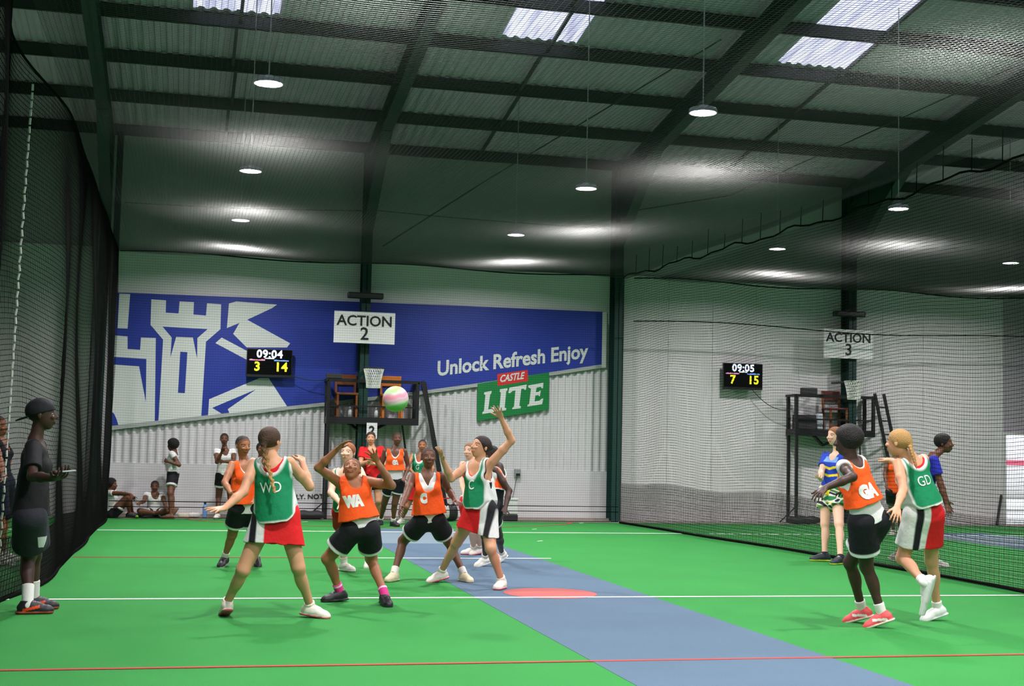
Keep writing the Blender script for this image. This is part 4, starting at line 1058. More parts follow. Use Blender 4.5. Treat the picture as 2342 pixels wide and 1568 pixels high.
def uvw(T, V):
    q = V-T['P']; return q@T['U'], q@T['Fd'], q@T['W']
def fold(X, Y, Z, amp, s=1.0):
    return amp*(np.sin(31*s*X+17*Z+3)*np.sin(23*s*Z+11*Y)+0.6*np.sin(52*s*(X+0.4*Z))*np.sin(9*Z+40*Y))
def top(name='shirt', col=WHITE, g=0.010, w0=-0.06, neck=(0.075, 0.10), arm=0.88, sleeve=0.0, colfn=None, loose=0.0, vneck=False, backneck=0.04, fold_amp=0.003, straps=None, trim=None, low=0.0, tag_=None):
    """upper garment: w0 lower edge (m from the pelvis along the spine), neck (half width, depth in front), arm = outer limit as a share of the shoulder half width"""
    def f(T):
        k = T['k']; fl = Field(T['lo'], T['hi'], T['vox']); T['torso'](fl, g, True)
        if loose: fl.rc(T['P']-T['W']*0.10*k, T['P']+T['W']*0.5*T['TL'], 0.138*k+g+loose, 0.118*k+g+loose*0.4, 0.03, (T['Fd'], 0.74))
        if low: fl.rc(T['P'], T['P']-np.array([0, 0, low]), 0.135*k+g, 0.15*k+g+loose, 0.04, (T['F0'], 0.8))
        if sleeve:
            for A in T['ar']:
                if A is None: continue
                e_ = A[0]+(A[1]-A[0])*sleeve; d = nrm(A[1]-A[0])
                fl.rc(A[0], e_+d*0.03, 0.050*k+g*0.8, 0.050*k+g*1.1, 0.025, None, [(e_, d)])
        TL = T['TL']; hw = T['hw']
        P, U, Fd, W = T['P'], T['U'], T['Fd'], T['W']
        def clip(X, Y, Z):
            px, py, pz = X-P[0], Y-P[1], Z-P[2]
            u = px*U[0]+py*U[1]+pz*U[2]; v = px*Fd[0]+py*Fd[1]+pz*Fd[2]; w_ = px*W[0]+py*W[1]+pz*W[2]
            d = w0-w_
            nw, nd = neck[0]*k, neck[1]*k
            dep = np.where(v > 0, nd, backneck*k)
            if vneck: dn = (np.abs(u)/nw+(TL+0.035*k-w_)/np.maximum(dep+0.03*k, 1e-3)-1)*-0.05
            else:
                e = np.sqrt((u/nw)**2+((w_-(TL+0.04*k))/(dep+0.04*k))**2); dn = -(e-1)*0.06
            d = np.maximum(d, dn)
            if not sleeve: d = np.maximum(d, np.abs(u)-arm*hw-np.clip((0.62*TL-w_)*0.9, 0, 0.2))
            return d+fold(X, Y, Z, fold_amp)
        fl.clip(clip)
        def cf(V):
            u, v, w_ = uvw(T, V)
            if colfn: return colfn(u, v, w_, T, V)
            return np.array(col)
        o, V, Fq = add_surface(name, fl, cf, M_fab, T['root'], 1)
        if tag_: o['label'] = tag_
        T[name] = (o, V, Fq)
    return f
def bib(col=OR, text=None, back=True, front=True, w0=-0.10, hw=0.78, trim=None, neck=(0.085, 0.12), size=0.15, th=0.30, g=0.022, loose=0.012, flare=0.03, backneck=0.05, round_=0.0, name='bib', lift=None):
    """sleeveless match bib with its printed letters"""
    def f(T):
        k = T['k']; P, U, Fd, W, TL, H_ = T['P'], T['U'], T['Fd'], T['W'], T['TL'], T['hw']
        fl = Field(T['lo'], T['hi'], T['vox']); T['torso'](fl, g, True)
        fl.rc(P+W*(w0-0.02), P+W*0.55*TL, 0.145*k+g+loose+flare, 0.118*k+g+loose, 0.03, (Fd, 0.84))
        def bounds(u, v, w_):
            dep = np.where(v > 0, neck[1]*k, backneck*k); nw = neck[0]*k
            e = np.sqrt((u/nw)**2+((w_-(TL+0.05*k))/(dep+0.05*k))**2)
            b1 = -(e-1)*0.07
            edge = hw*H_+np.clip((0.70*TL-w_)*0.35, 0, 0.06 if not round_ else 0.012)
            b2 = np.abs(u)-edge
            b3 = w0-w_
            if round_:
                cu_ = np.clip(np.abs(u)-(edge-round_), 0, None); b3 = np.maximum(b3, cu_*cu_/round_*1.0+w0-w_)
            return b1, b2, b3
        def clip(X, Y, Z):
            px, py, pz = X-P[0], Y-P[1], Z-P[2]
            u = px*U[0]+py*U[1]+pz*U[2]; v = px*Fd[0]+py*Fd[1]+pz*Fd[2]; w_ = px*W[0]+py*W[1]+pz*W[2]
            b = np.maximum(np.maximum(*bounds(u, v, w_)[:2]), bounds(u, v, w_)[2])
            if not front: b = np.maximum(b, v-0.02)
            if not back: b = np.maximum(b, -v+0.0)
            return b+fold(X, Y, Z, 0.004)
        fl.clip(clip)
        def cf(V):
            u, v, w_ = uvw(T, V); c = np.repeat(np.array(col)[None, :], len(V), 0)
            if trim is not None:
                b = bounds(u, v, w_); c = over(c, trim, np.maximum(np.maximum(b[0], b[1]), b[2])+0.015*k)
            return c
        o, V, Fq = add_surface(name, fl, cf, M_fab, T['root'], 1)
        T[name] = (o, V, Fq)
        if text:
            tris = np.concatenate([Fq[:, :3], Fq[:, [0, 2, 3]]]); bv = BVHTree.FromPolygons([Vector(p) for p in V], [tuple(map(int, t)) for t in tris])
            for sgn in ([1] if text[1] == 'f' else [-1]):
                me = text_mesh(text[0], size*k*0.80, offset=(0.0 if trim is not None else 0.014), extrude=0.0, align='CENTER')
                me.transform(Matrix.Diagonal((0.80 if trim is not None else 0.72, 1, 1, 1)))
                bm = bmesh.new(); bm.from_mesh(me)
                for ax_ in (0, 1):
                    for s_ in np.arange(-0.24, 0.241, 0.014):
                        co_ = Vector((s_, 0, 0)) if ax_ == 0 else Vector((0, s_, 0)); no_ = Vector((1, 0, 0)) if ax_ == 0 else Vector((0, 1, 0))
                        bmesh.ops.bisect_plane(bm, geom=bm.verts[:]+bm.edges[:]+bm.faces[:], plane_co=co_, plane_no=no_)
                ctr = P+W*(th*1.0)*TL+U*(text[2] if len(text) > 2 else 0)
                # letters run along the wearer's right-to-left when seen from the front
                right = U*sgn; dead = []
                for v in bm.verts:
                    p = ctr+right*v.co.x+W*v.co.y+Fd*sgn*0.6
                    h = bv.ray_cast(Vector(p), Vector(-Fd*sgn))
                    if h[0] is None: dead.append(v); continue
                    v.co = h[0]+Vector(Fd*sgn*0.004)-Vector(ROOTLOC)
                if dead: bmesh.ops.delete(bm, geom=dead, context='VERTS')
                bm.to_mesh(me); bm.free(); me.materials.append(M_let)
                lo_ = bpy.data.objects.new('lettering', me); COL.objects.link(lo_); lo_.parent = o
    return f
def shorts(col=BLACK, band=WHITE, ln=0.55, r0=0.112, r1=0.118, g=0.0, top_=0.10, colfn=None, bandw=0.14, name='shorts'):
    def f(T):
        k = T['k']; fl = Field(T['lo'], T['hi'], T['vox'])
        P, L0, F0 = T['P'], T['L0'], T['F0']
        fl.rc(P-L0*0.058*k, P+L0*0.058*k, 0.113*k, 0.113*k, 0.03, (F0, 0.9))
        fl.rc(P, P+T['W']*0.12*k, 0.137*k, 0.132*k, 0.03, (T['Fd'], 0.8))
        legs = []
        for hip, q in zip((T['hipL'], T['hipR']), T['kn']):
            e_ = hip+(q-hip)*ln; d = nrm(q-hip); legs.append((hip, d, np.linalg.norm(e_-hip)))
            fl.rc(hip, e_+d*0.05, r0*k*0.93, r1*k*0.9, 0.03, None, [(e_, d)])
        W = T['W']
        fl.clip(lambda X, Y, Z: (X-P[0])*W[0]+(Y-P[1])*W[1]+(Z-P[2])*W[2]-top_*k+fold(X, Y, Z, 0.004))
        def cf(V):
            c = np.repeat(np.array(col)[None, :], len(V), 0)
            if colfn: c = colfn(V, T, c)
            if band is not None:
                D = [np.linalg.norm((V-h)-np.outer((V-h)@d, d), axis=1) for h, d, l in legs]; t = [((V-h)@d)/l for h, d, l in legs]
                tt = np.where(D[0] < D[1], t[0], t[1]); c = over(c, band, (tt-(1-bandw))*legs[0][2])
            return c
        add_surface(name, fl, cf, M_fab, T['root'], 1)
    return f
def skirt(colfn, ln=0.30, r0=0.118, r1=0.150, top_=0.12, name='skirt', mid=True):
    def f(T):
        k = T['k']; fl = Field(T['lo'], T['hi'], T['vox']); P, L0, F0 = T['P'], T['L0'], T['F0']
        fl.rc(P-L0*0.058*k, P+L0*0.058*k, 0.115*k, 0.115*k, 0.03, (F0, 0.9))
        fl.rc(P, P+T['W']*0.14*k, 0.138*k, 0.130*k, 0.03, (T['Fd'], 0.8))
        dn = nrm(sum(nrm(q-h) for h, q in zip((T['hipL'], T['hipR']), T['kn'])))
        for hip, q in zip((T['hipL'], T['hipR']), T['kn']):
            d = nrm(nrm(q-hip)*0.75+dn*0.25); fl.rc(hip, hip+d*(ln+0.1)*k, r0*k*0.92, r1*k*0.72, 0.06)
        fl.rc(P, P+dn*(ln+0.1)*k, 0.12*k, r1*k, 0.08, (nrm(F0-dn*F0.dot(dn)), 0.85))
        W = T['W']; hem = P+dn*ln*k
        def clip(X, Y, Z):
            a = (X-P[0])*W[0]+(Y-P[1])*W[1]+(Z-P[2])*W[2]-top_*k
            b = (X-hem[0])*dn[0]+(Y-hem[1])*dn[1]+(Z-hem[2])*dn[2]
            return np.maximum(a, b)+fold(X, Y, Z, 0.006)
        fl.clip(clip)
        def cf(V):
            q = V-P; return colfn(q@L0, q@F0, q[:, 2], V)
        add_surface(name, fl, cf, M_fab, T['root'], 1)
    return f
def make_hair(T, kind, col, *opt):
    hs, HX, hp = T['hs'], T['HX'], T['hpnt']; root = T['root']; hc = T['hc']
    vx = min(T['vox'], 0.006)
    fl = Field(hc-0.42, hc+0.30, vx)
    col = np.array(col)
    pl = lambda a, n: (hp(*a), nrm(HX[0]*n[0]+HX[1]*n[1]+HX[2]*n[2]))
    if kind == 'cropped':
        fl.el(hp(0, -.065, .125), HX, (.356*hs, .442*hs, .394*hs), 0, [pl((0, .30, .27), (0, .62, -.55)), pl((0, -.3, -.22), (0, .15, -1))])
    elif kind == 'afro':
        r = opt[0] if opt else 1.25
        fl.el(hp(0, -.10, .16), HX, (.37*hs*r, .44*hs*r, .40*hs*r), 0, [pl((0, .27, .22), (0, .8, -.42)), pl((0, -.3, -.34), (0, .1, -1))])
    else:   # drawn back
        fl.el(hp(0, -.07, .125), HX, (.375*hs, .455*hs, .405*hs), 0, [pl((0, .285, .26), (0, .75, -.52)), pl((0, -.3, -.30), (0, .35, -1))])
        if kind in ('braid', 'ponytail', 'bun'):
            a = hp(0, -.48, .12 if kind != 'braid' else -.10)
            tip = np.array(opt[0]) if opt else a-np.array([0, 0, .3])
            if kind == 'bun': fl.el(hp(0, -.50, .1), HX, (.15*hs, .13*hs, .15*hs), 0.01)
            elif kind == 'ponytail':
                m_ = (a+tip)/2-HX[1]*0.03; fl.rc(a, m_, .10*hs, .13*hs, .02); fl.rc(m_, tip, .13*hs, .05*hs, .02)
            else:
                n = 13; d = tip-a; sd = HX[0]
                dn_ = nrm(d); back = nrm(-HX[1]-dn_*(-HX[1]).dot(dn_))
                fl.rc(hp(0, -.40, .0), a, .16*hs, .10*hs, .02)
                for i in range(n):
                    p = a+d*i/n; q = a+d*min(1.0, (i+1.5)/n); s_ = 1 if i % 2 else -1; r = (.095-.035*i/n)*hs
                    fl.rc(p+sd*s_*.07*hs*(1-.4*i/n), q-sd*s_*.015*hs, r*0.8, r*0.55, 0.004)
                fl.rc(tip, tip+d/n*2.6, .055*hs, .02*hs, 0.01)
    tc = np.array(opt[1]) if len(opt) > 1 else col
    a0 = hp(0, -.48, -.2)
    def cf(V):
        c = np.repeat(col[None, :], len(V), 0); q = (V-hc)@HX.T/hs
        if kind == 'cropped':
            e1 = (q[:, 1]-.30)*.62-(q[:, 2]-.27)*.55; e2 = (q[:, 1]+.3)*.15-(q[:, 2]+.22)
            t = np.clip(-np.maximum(e1, e2)/0.16, 0, 1)[:, None]; c = T['skc']*0.72*(1-t)+c*t
        if len(opt) > 1:
            t = np.clip((-(q[:, 2])-.1)/0.8, 0, 1)[:, None]; c = c*(1-t)+tc*t
        return c
    add_surface('hair', fl, cf, M_hair, root, 1)
# ------------------------------------------------------------------ the people in the hall
def dress_cols(u, w_=None):
    c = np.repeat(np.array(RED)[None, :], len(u), 0)
    return over(over(over(c, WHITE, u-0.070), BLACK, u-0.135), WHITE, u-0.195)
def dress_top(u, v, w_, T, V):
    c = np.repeat(np.array(RED)[None, :], len(u), 0)
    c = over(over(c, WHITE, u-0.060), BLACK, u-0.118)
    c = over(c, rgb(110, 60, 40), np.where(v > 0, 0.02-np.hypot(u-0.092, w_-0.36), -1))
    return over(c, BLACK, 0.015-np.abs(w_-0.12))
dress_skirt = lambda u, v, w_, V: dress_cols(u)
def white_black_sides(u, v, w_, T, V):
    c = np.repeat(np.array(WHITE)[None, :], len(u), 0); return over(c, BLACK, np.abs(u)-0.125*T['k'])
HAIRB = rgb(24, 20, 18)
SHOEW = (rgb(232, 226, 214), rgb(235, 228, 222), rgb(190, 190, 188)); SHOEP = (rgb(232, 222, 208), rgb(214, 96, 110), rgb(240, 236, 230))
SHOEK = (rgb(30, 30, 34), rgb(44, 44, 48), None); SHOEC = (rgb(222, 206, 172), rgb(210, 196, 160), rgb(235, 225, 200))
SHOER = (rgb(230, 84, 86), rgb(236, 220, 210), rgb(240, 235, 230))
SOCKW = (rgb(228, 224, 216), 0.07)
YAW = {}
def P_(label, H, Y, skin, yaw, pel, **kw):
    """yaw, face and foot directions are given as seen: 0 looks at the camera, 90 to the right, 180 away"""
    q = onY(pel[0], pel[1], Y); off = -math.degrees(math.atan2(q[0], q[1]))
    f = kw.get('face', (yaw, 0, 0)); kw['face'] = (f[0]+off, f[1], f[2])
    kw['feet'] = [(a, b, c+off, d, e) for a, b, c, d, e in kw['feet']]
    return person(label, H, Y, skin, yaw+off, pel, **kw)
GP, OP = 'players in green bibs', 'players in orange bibs'

# girl with the WD bib, back to the camera
P_('girl in green WD bib and red skirt with a long braid, back turned', 1.66, 11.35, 'tan', 170, (632, 1172), group=GP,
   sh=((581, 1060), (662, 1057)), head=(618, 1008), face=(150, 4, 0), dyh=0.0,
   arms=[((557, 1124, 'n'), (513, 1162, 'n'), (476, 1166, 'n'), (0.1, 0.5, -1), 0.08, 0.45), ((708, 1112, 'f'), (692, 1058, 'f'), (686, 1032, 'f'), (-0.3, 1, 0), 0.75)],
   knees=((556, 1303), (682, 1297)), feet=[(519, 1411, 190, 18, 0), (706, 1411, 62, 6, 0)], vox=0.0055,
   hair=('braid', rgb(70, 48, 34), onY(627, 1122, 11.12), rgb(190, 140, 84)), shoes=SHOEP, socks=(rgb(228, 220, 205), 0.035),
   clothes=[top('dress_top', g=0.009, w0=-0.02, colfn=dress_top, neck=(0.085, 0.10), arm=0.80), skirt(dress_skirt, 0.25, 0.12, 0.165),
            bib(GR, ('WD', 'b'), w0=-0.07, hw=0.96, trim=WHITE, size=0.155, th=0.52, round_=0.07, neck=(0.10, 0.14), backneck=0.075)])

# WA
P_('player in orange WA bib and pink socks, both hands raised', 1.60, 12.35, 'brown', 5, (824, 1205), group=OP,
   sh=((838, 1099), (773, 1101)), head=(805, 1074), face=(-8, 30, 0), dys=0.04,
   arms=[((896, 1110, 'n'), (864, 1056, 'n'), (846, 1024, 'n'), (-0.5, -0.8, 0.3), 0.10, 0.5), ((728, 1069, 'n'), (769, 1029, 'n'), (795, 1004, 'n'), (0.5, -0.3, -0.8), 0.15, 0.3)],
   knees=((849, 1277), (749, 1277)), feet=[(879, 1383, 12, 4, 0), (778, 1375, -70, 4, 0)], vox=0.0055,
   hair=('cropped', rgb(74, 44, 34)), shoes=SHOEK, socks=(rgb(222, 62, 140), 0.085, rgb(240, 200, 220)),
   clothes=[top('shirt', WHITE, g=0.010, w0=-0.01, neck=(0.09, 0.10), arm=0.86, loose=0.012), shorts(BLACK, WHITE, 0.62, 0.118, 0.132),
            bib(OR, ('WA', 'f', -0.03), w0=0.07, hw=0.92, size=0.160, th=0.55, neck=(0.075, 0.085), loose=0.016, flare=0.02)])

# orange C
P_('player in orange C bib standing wide between WA and the green C', 1.60, 14.35, 'dark', 2, (982, 1187), group=OP,
   sh=((1009, 1088), (943, 1090)), head=(980, 1047), face=(8, 8, 0),
   arms=[((1027, 1122, 'f'), (1040, 1142, 'n'), (1058, 1152, 'n'), (0, -0.3, -1), 0.35), ((929, 1132, 'n'), (918, 1158, 'n'), (911, 1178, 'n'), (0.9, 0.4, 0), 0.45)],
   knees=((1026, 1238), (922, 1236)), feet=[(1060, 1329, 25, 0, 0), (901, 1328, -25, 0, 0)], vox=0.006,
   hair=('cropped', rgb(40, 30, 26)), shoes=SHOEC, socks=SOCKW,
   clothes=[top('shirt', g=0.010, w0=-0.03, colfn=white_black_sides, neck=(0.075, 0.10), arm=0.98, loose=0.008, vneck=True), shorts(BLACK, WHITE, 0.60, 0.118, 0.13),
            bib(OR, ('C', 'f', -0.05), w0=0.055, hw=0.84, size=0.16, th=0.50, neck=(0.10, 0.17), loose=0.016, flare=0.015)])

# green C, arm up
P_('girl in green C bib and red skirt reaching one arm high', 1.66, 13.7, 'tan', -30, (1099, 1166), group=GP,
   sh=((1127, 1054), (1068, 1066)), head=(1099, 1022), face=(-55, 12, 0),
   arms=[((1170, 1007, 'n'), (1147, 957, 'n'), (1134, 926, 'n'), (-0.7, -0.7, 0.2), 0.08, 0.5), ((1032, 1094, 'n'), (1013, 1052, 'n'), (1003, 1020, 'n'), (-0.8, -0.4, 0), 0.1, 0.45)],
   knees=((1122, 1254), (1044, 1240)), feet=[(1147, 1346, -20, 0, 0), (1012, 1330, -58, 12, 0)], vox=0.0055,
   hair=('bun', rgb(40, 30, 26)), shoes=SHOEP, socks=(rgb(235, 232, 226), 0.05),
   clothes=[top('dress_top', g=0.009, w0=-0.02, colfn=dress_top, neck=(0.085, 0.12), arm=0.82), skirt(dress_skirt, 0.22, 0.12, 0.165),
            bib(GR, ('C', 'f', -0.02), w0=0.02, hw=0.80, trim=WHITE, size=0.17, th=0.55, round_=0.08, neck=(0.085, 0.13), back=True, loose=0.02, flare=0.03)])

# orange player behind the WD girl
P_('player in orange bib at far left of the group, looking down', 1.60, 15.8, 'brown', 22, (558, 1160), group=OP,
   sh=((588, 1061), (531, 1063)), head=(556, 1019), face=(30, -8, 0),
   arms=[((598, 1105, 'n'), (585, 1140, 'n'), (578, 1158, 'n')), ((514, 1103, 'n'), (528, 1128, 'n'), (541, 1142, 'n'), (0.5, 0.5, 0.2), 0.3)],
   knees=((578, 1228), (531, 1222)), feet=[(584, 1293, 10, 20, 0), (514, 1294, -20, 12, 0)], vox=0.006,
   hair=('cropped', rgb(34, 28, 26)), shoes=(rgb(34, 34, 36), rgb(190, 186, 180), None), socks=SOCKW,
   clothes=[top('shirt', g=0.010, w0=-0.07, colfn=white_black_sides, neck=(0.08, 0.10), arm=0.92, loose=0.01), shorts(BLACK, WHITE, 0.62, 0.115, 0.13),
            bib(OR, ('WD', 'f') if False else None, w0=0.04, hw=0.86, trim=None, neck=(0.085, 0.13), loose=0.014, flare=0.012)])

# fair girl behind the WA
P_('fair red-haired girl in green bib and red skirt crouching behind the WA player', 1.60, 15.2, 'fair', -15, (797, 1166), group=GP,
   sh=((822, 1075), (768, 1080)), head=(795, 1035), face=(-20, 4, 0), dys=-0.06,
   arms=[((842, 1115, 'n'), (835, 1150, 'n'), (828, 1168, 'n')), ((757, 1126, 'n'), (778, 1150, 'n'), (790, 1160, 'n'))],
   knees=((836, 1230), (781, 1218)), feet=[(844, 1297, -10, 10, 0), (786, 1305, 40, 0, 0)], vox=0.007,
   hair=('bun', rgb(150, 88, 50)), shoes=SHOEW, socks=SOCKW,
   clothes=[top('dress_top', g=0.009, w0=-0.02, col=RED, neck=(0.085, 0.10), arm=0.85), skirt(lambda u, v, w_, V: dress_cols(u+0.03), 0.26, 0.12, 0.155),
            bib(GR, None, w0=0.0, hw=0.92, trim=WHITE, round_=0.06)])

# spectators and subs in front of the far net
P_('adult in red polo shirt and black shorts standing with arms folded under the scaffold', 1.70, 24.7, 'tan', 5, (852, 1088),
   sh=((872, 1027), (829, 1028)), head=(848, 1002), face=(0, 0, 0),
   arms=[((878, 1062, 'n'), (850, 1060, 'n'), (836, 1054, 'n')), ((824, 1062, 'n'), (846, 1053, 'n'), (862, 1049, 'n'))],
   knees=((865, 1145), (842, 1145)), feet=[(866, 1194, 15, 0, 0), (841, 1194, -15, 0, 0)], vox=0.009,
   hair=('drawn', rgb(60, 44, 36)), shoes=SHOEW, socks=None,
   clothes=[top('polo_shirt', RED, g=0.014, w0=-0.06, neck=(0.07, 0.06), sleeve=0.55, loose=0.015), shorts(BLACK, None, 0.5)])
P_('player in orange bib and white-hemmed black shorts standing right of the red polo shirt', 1.64, 23.5, 'dark', 3, (903, 1100), group=OP,
   sh=((925, 1031), (881, 1031)), head=(908, 1003), face=(8, 0, 0),
   arms=[((934, 1066, 'f'), (925, 1090, 'n'), (920, 1104, 'n')), ((872, 1066, 'f'), (878, 1090, 'f'), (886, 1104, 'f'))],
   knees=((903, 1150), (879, 1150)), feet=[(899, 1203, 30, 0, 0), (870, 1200, -15, 0, 0)], vox=0.008,
   hair=('cropped', rgb(34, 28, 26)), shoes=SHOEK, socks=SOCKW,
   clothes=[top('shirt', WHITE, g=0.010, w0=0.03, neck=(0.08, 0.10), arm=1.0, loose=0.01), shorts(BLACK, WHITE, 0.5),
            bib(OR, ('GA', 'f'), w0=0.19, hw=0.88, size=0.11, th=0.62, neck=(0.09, 0.12))])
P_('girl in green G bib standing behind the orange C player', 1.56, 24.3, 'brown', -12, (958, 1112), group=GP,
   sh=((984, 1042), (943, 1042)), head=(966, 1019), face=(-5, 0, 0),
   arms=[((990, 1072, 'n'), (980, 1098, 'n'), (972, 1108, 'n')), ((932, 1066, 'n'), (946, 1082, 'n'), (958, 1086, 'n'))],
   knees=((965, 1156), (930, 1158)), feet=[(966, 1197, 20, 0, 0), (919, 1197, -25, 0, 0)], vox=0.008,
   hair=('cropped', rgb(34, 28, 26)), shoes=SHOEW, socks=SOCKW,
   clothes=[top('dress_top', g=0.009, w0=-0.02, colfn=dress_top, neck=(0.085, 0.10), arm=0.82), skirt(dress_skirt, 0.28),
            bib(GR, ('G', 'f', -0.03), w0=0.02, hw=0.95, trim=WHITE, size=0.16, th=0.62, round_=0.06)])
P_('fair girl in red collar standing far behind the green C player', 1.56, 17.4, 'fair', -40, (1078, 1150),
   sh=((1098, 1060), (1058, 1062)), head=(1075, 1031), face=(-30, 0, 0),
   arms=[((1106, 1100, 'f'), (1100, 1130, 'f'), (1098, 1146, 'f')), ((1056, 1102, 'n'), (1062, 1130, 'n'), (1066, 1146, 'n'))],
   knees=((1092, 1212), (1079, 1214)), feet=[(1100, 1268, -60, 8, 0), (1083, 1268, -75, 0, 0)], vox=0.008,
   hair=('bun', rgb(140, 104, 70)), shoes=SHOEP, socks=SOCKW,
   clothes=[top('dress_top', RED, g=0.010, w0=-0.02, neck=(0.07, 0.05), arm=0.95), skirt(lambda u, v, w_, V: dress_cols(u), 0.26)])
P_('dark haired player in black and orange bending behind the green C player', 1.58, 15.7, 'vdark', -70, (1128, 1160), group=OP,
   sh=((1132, 1076), (1146, 1077)), head=(1122, 1040), face=(-60, -10, 0), shdY=-0.1,
   arms=[((1165, 1122, 'n'), (1156, 1160, 'n'), (1150, 1178, 'n')), ((1110, 1110, 'f'), (1096, 1140, 'f'), (1090, 1156, 'f'))],
   knees=((1110, 1225), (1140, 1224)), feet=[(1112, 1294, -50, 12, 0), (1152, 1285, -40, 25, 0)], vox=0.008,
   hair=('cropped', rgb(24, 22, 22)), shoes=SHOEW, socks=SOCKW,
   clothes=[top('shirt', rgb(34, 34, 38), g=0.012, w0=-0.04, arm=1.05, loose=0.01), shorts(BLACK, WHITE, 0.5),
            bib(OR, None, w0=0.22, hw=0.98, trim=WHITE, neck=(0.085, 0.10))])
WB = [top('shirt', WHITE, g=0.012, w0=0.0, neck=(0.08, 0.09), sleeve=0.35, loose=0.012)]
P_('girl in white shirt and black shorts by the wall with a hand at her mouth', 1.56, 25.6, 'dark', 5, (514, 1086), group='girls in white shirts by the wall',
   sh=((533, 1031), (495, 1031)), head=(513, 1004), face=(0, 0, 0),
   arms=[((536, 1056, 'n'), (510, 1055, 'n'), (498, 1052, 'n')), ((496, 1056, 'n'), (508, 1032, 'n'), (513, 1020, 'n'))],
   knees=((527, 1136), (500, 1136)), feet=[(528, 1186, 15, 0, 0), (497, 1186, -15, 0, 0)], vox=0.009,
   hair=('cropped', HAIRB), shoes=SHOEW, socks=None, clothes=WB+[shorts(BLACK, WHITE, 0.5, bandw=0.2)])
P_('person with short black hair mostly hidden behind the WD girl and the orange player', 1.56, 24.9, 'dark', 10, (596, 1112),
   sh=((616, 1053), (578, 1053)), head=(597, 1027), face=(0, 0, 0),
   arms=[((622, 1085, 'n'), (618, 1112, 'n'), (617, 1124, 'n')), ((574, 1085, 'n'), (578, 1112, 'n'), (579, 1124, 'n'))],
   knees=((606, 1152), (586, 1152)), feet=[(606, 1192, 15, 0, 0), (586, 1192, -15, 0, 0)], vox=0.009,
   hair=('afro', HAIRB, 1.1), shoes=SHOEW, socks=None, clothes=WB+[shorts(BLACK, WHITE, 0.5)])
P_('girl in white shirt and black shorts walking left with one heel raised', 1.46, 25.68, 'dark', -105, (396, 1082), group='girls in white shirts by the wall',
   sh=((393, 1037), (402, 1036)), head=(394, 1018), face=(-125, 0, 0), shdY=-0.13,
   arms=[((410, 1063, 'n'), (384, 1055, 'n'), (372, 1050, 'n')), ((404, 1060, 'f'), (384, 1056, 'f'), (372, 1053, 'f'))],
   knees=((389, 1128), (391, 1128)), feet=[(390, 1186, -95, 0, 0), (409, 1186, -95, 55, 0.05)], vox=0.009,
   hair=('afro', HAIRB, 1.3), shoes=(rgb(120, 84, 62), rgb(120, 84, 62), None), socks=None, clothes=WB+[shorts(BLACK, WHITE, 0.62, bandw=0.16)])
P_('girl in white shirt sitting by the wall with an arm stretched over raised knees', 1.5, 25.6, 'dark', 75, (256, 1172), group='girls in white shirts by the wall',
   sh=((256, 1127), (249, 1127)), head=(256, 1108), face=(70, 0, 0), shdY=0.12,
   arms=[((280, 1129, 'f'), (303, 1134, 'f'), (308, 1146, 'f')), ((277, 1128, 'n'), (299, 1130, 'n'), (306, 1142, 'n'))],
   knees=((296, 1140), (290, 1136)), feet=[(302, 1182, 80, 0, 0), (296, 1183, 75, 0, 0)], vox=0.009,
   hair=('afro', HAIRB, 1.15), shoes=SHOEK, socks=None, clothes=WB+[shorts(BLACK, WHITE, 0.5)])
P_('girl in white shirt sitting cross-legged on the floor by the wall', 1.5, 25.75, 'dark', 5, (354, 1172), group='girls in white shirts by the wall',
   sh=((372, 1131), (335, 1131)), head=(354, 1112), face=(-5, -5, 0),
   arms=[((376, 1148, 'n'), (380, 1158, 'n'), (378, 1166, 'n')), ((329, 1146, 'n'), (318, 1150, 'n'), (314, 1158, 'n'))],
   knees=((385, 1168), (320, 1168)), feet=[(344, 1184, -70, 0, 0), (366, 1184, 70, 0, 0)], vox=0.009,
   hair=('cropped', HAIRB), shoes=SHOEK, socks=None, clothes=WB+[shorts(BLACK, WHITE, 0.5)])

# the man in black at the left
def coach_patch(V, T, c):
    p = onY(95, 1241, 11.7); m_ = (np.abs(V[:, 0]-p[0]) < 0.032) & (np.abs(V[:, 2]-p[2]) < 0.045) & (V[:, 1] < 11.85)
    c[m_] = rgb(205, 205, 205); return c
def cap_and_phone(T):
    hp, HX, hs = T['hpnt'], T['HX'], T['hs']
    pl = lambda a, n: (hp(*a), nrm(HX[0]*n[0]+HX[1]*n[1]+HX[2]*n[2]))
    fl = Field(T['hc']-0.35, T['hc']+0.3, 0.0055)
    fl.el(hp(0, -.07, .13), HX, (.395*hs, .48*hs, .43*hs), 0, [pl((0, .3, .13), (0, .25, -1))])
    o, _, _ = add_surface('cap', fl, rgb(36, 36, 40), M_fab, T['root'], 1)
    fb = Field(T['hc']-0.35, T['hc']+0.3, 0.0055)
    fb.el(hp(0, -.58, -.10), np.array([HX[0], nrm(HX[1]+0.35*HX[2]), nrm(HX[2]-0.35*HX[1])]), (.30*hs, .30*hs, .035*hs), 0)
    b, _, _ = add_surface('cap_peak', fb, rgb(30, 30, 34), M_fab, T['root'], 1); b.parent = o
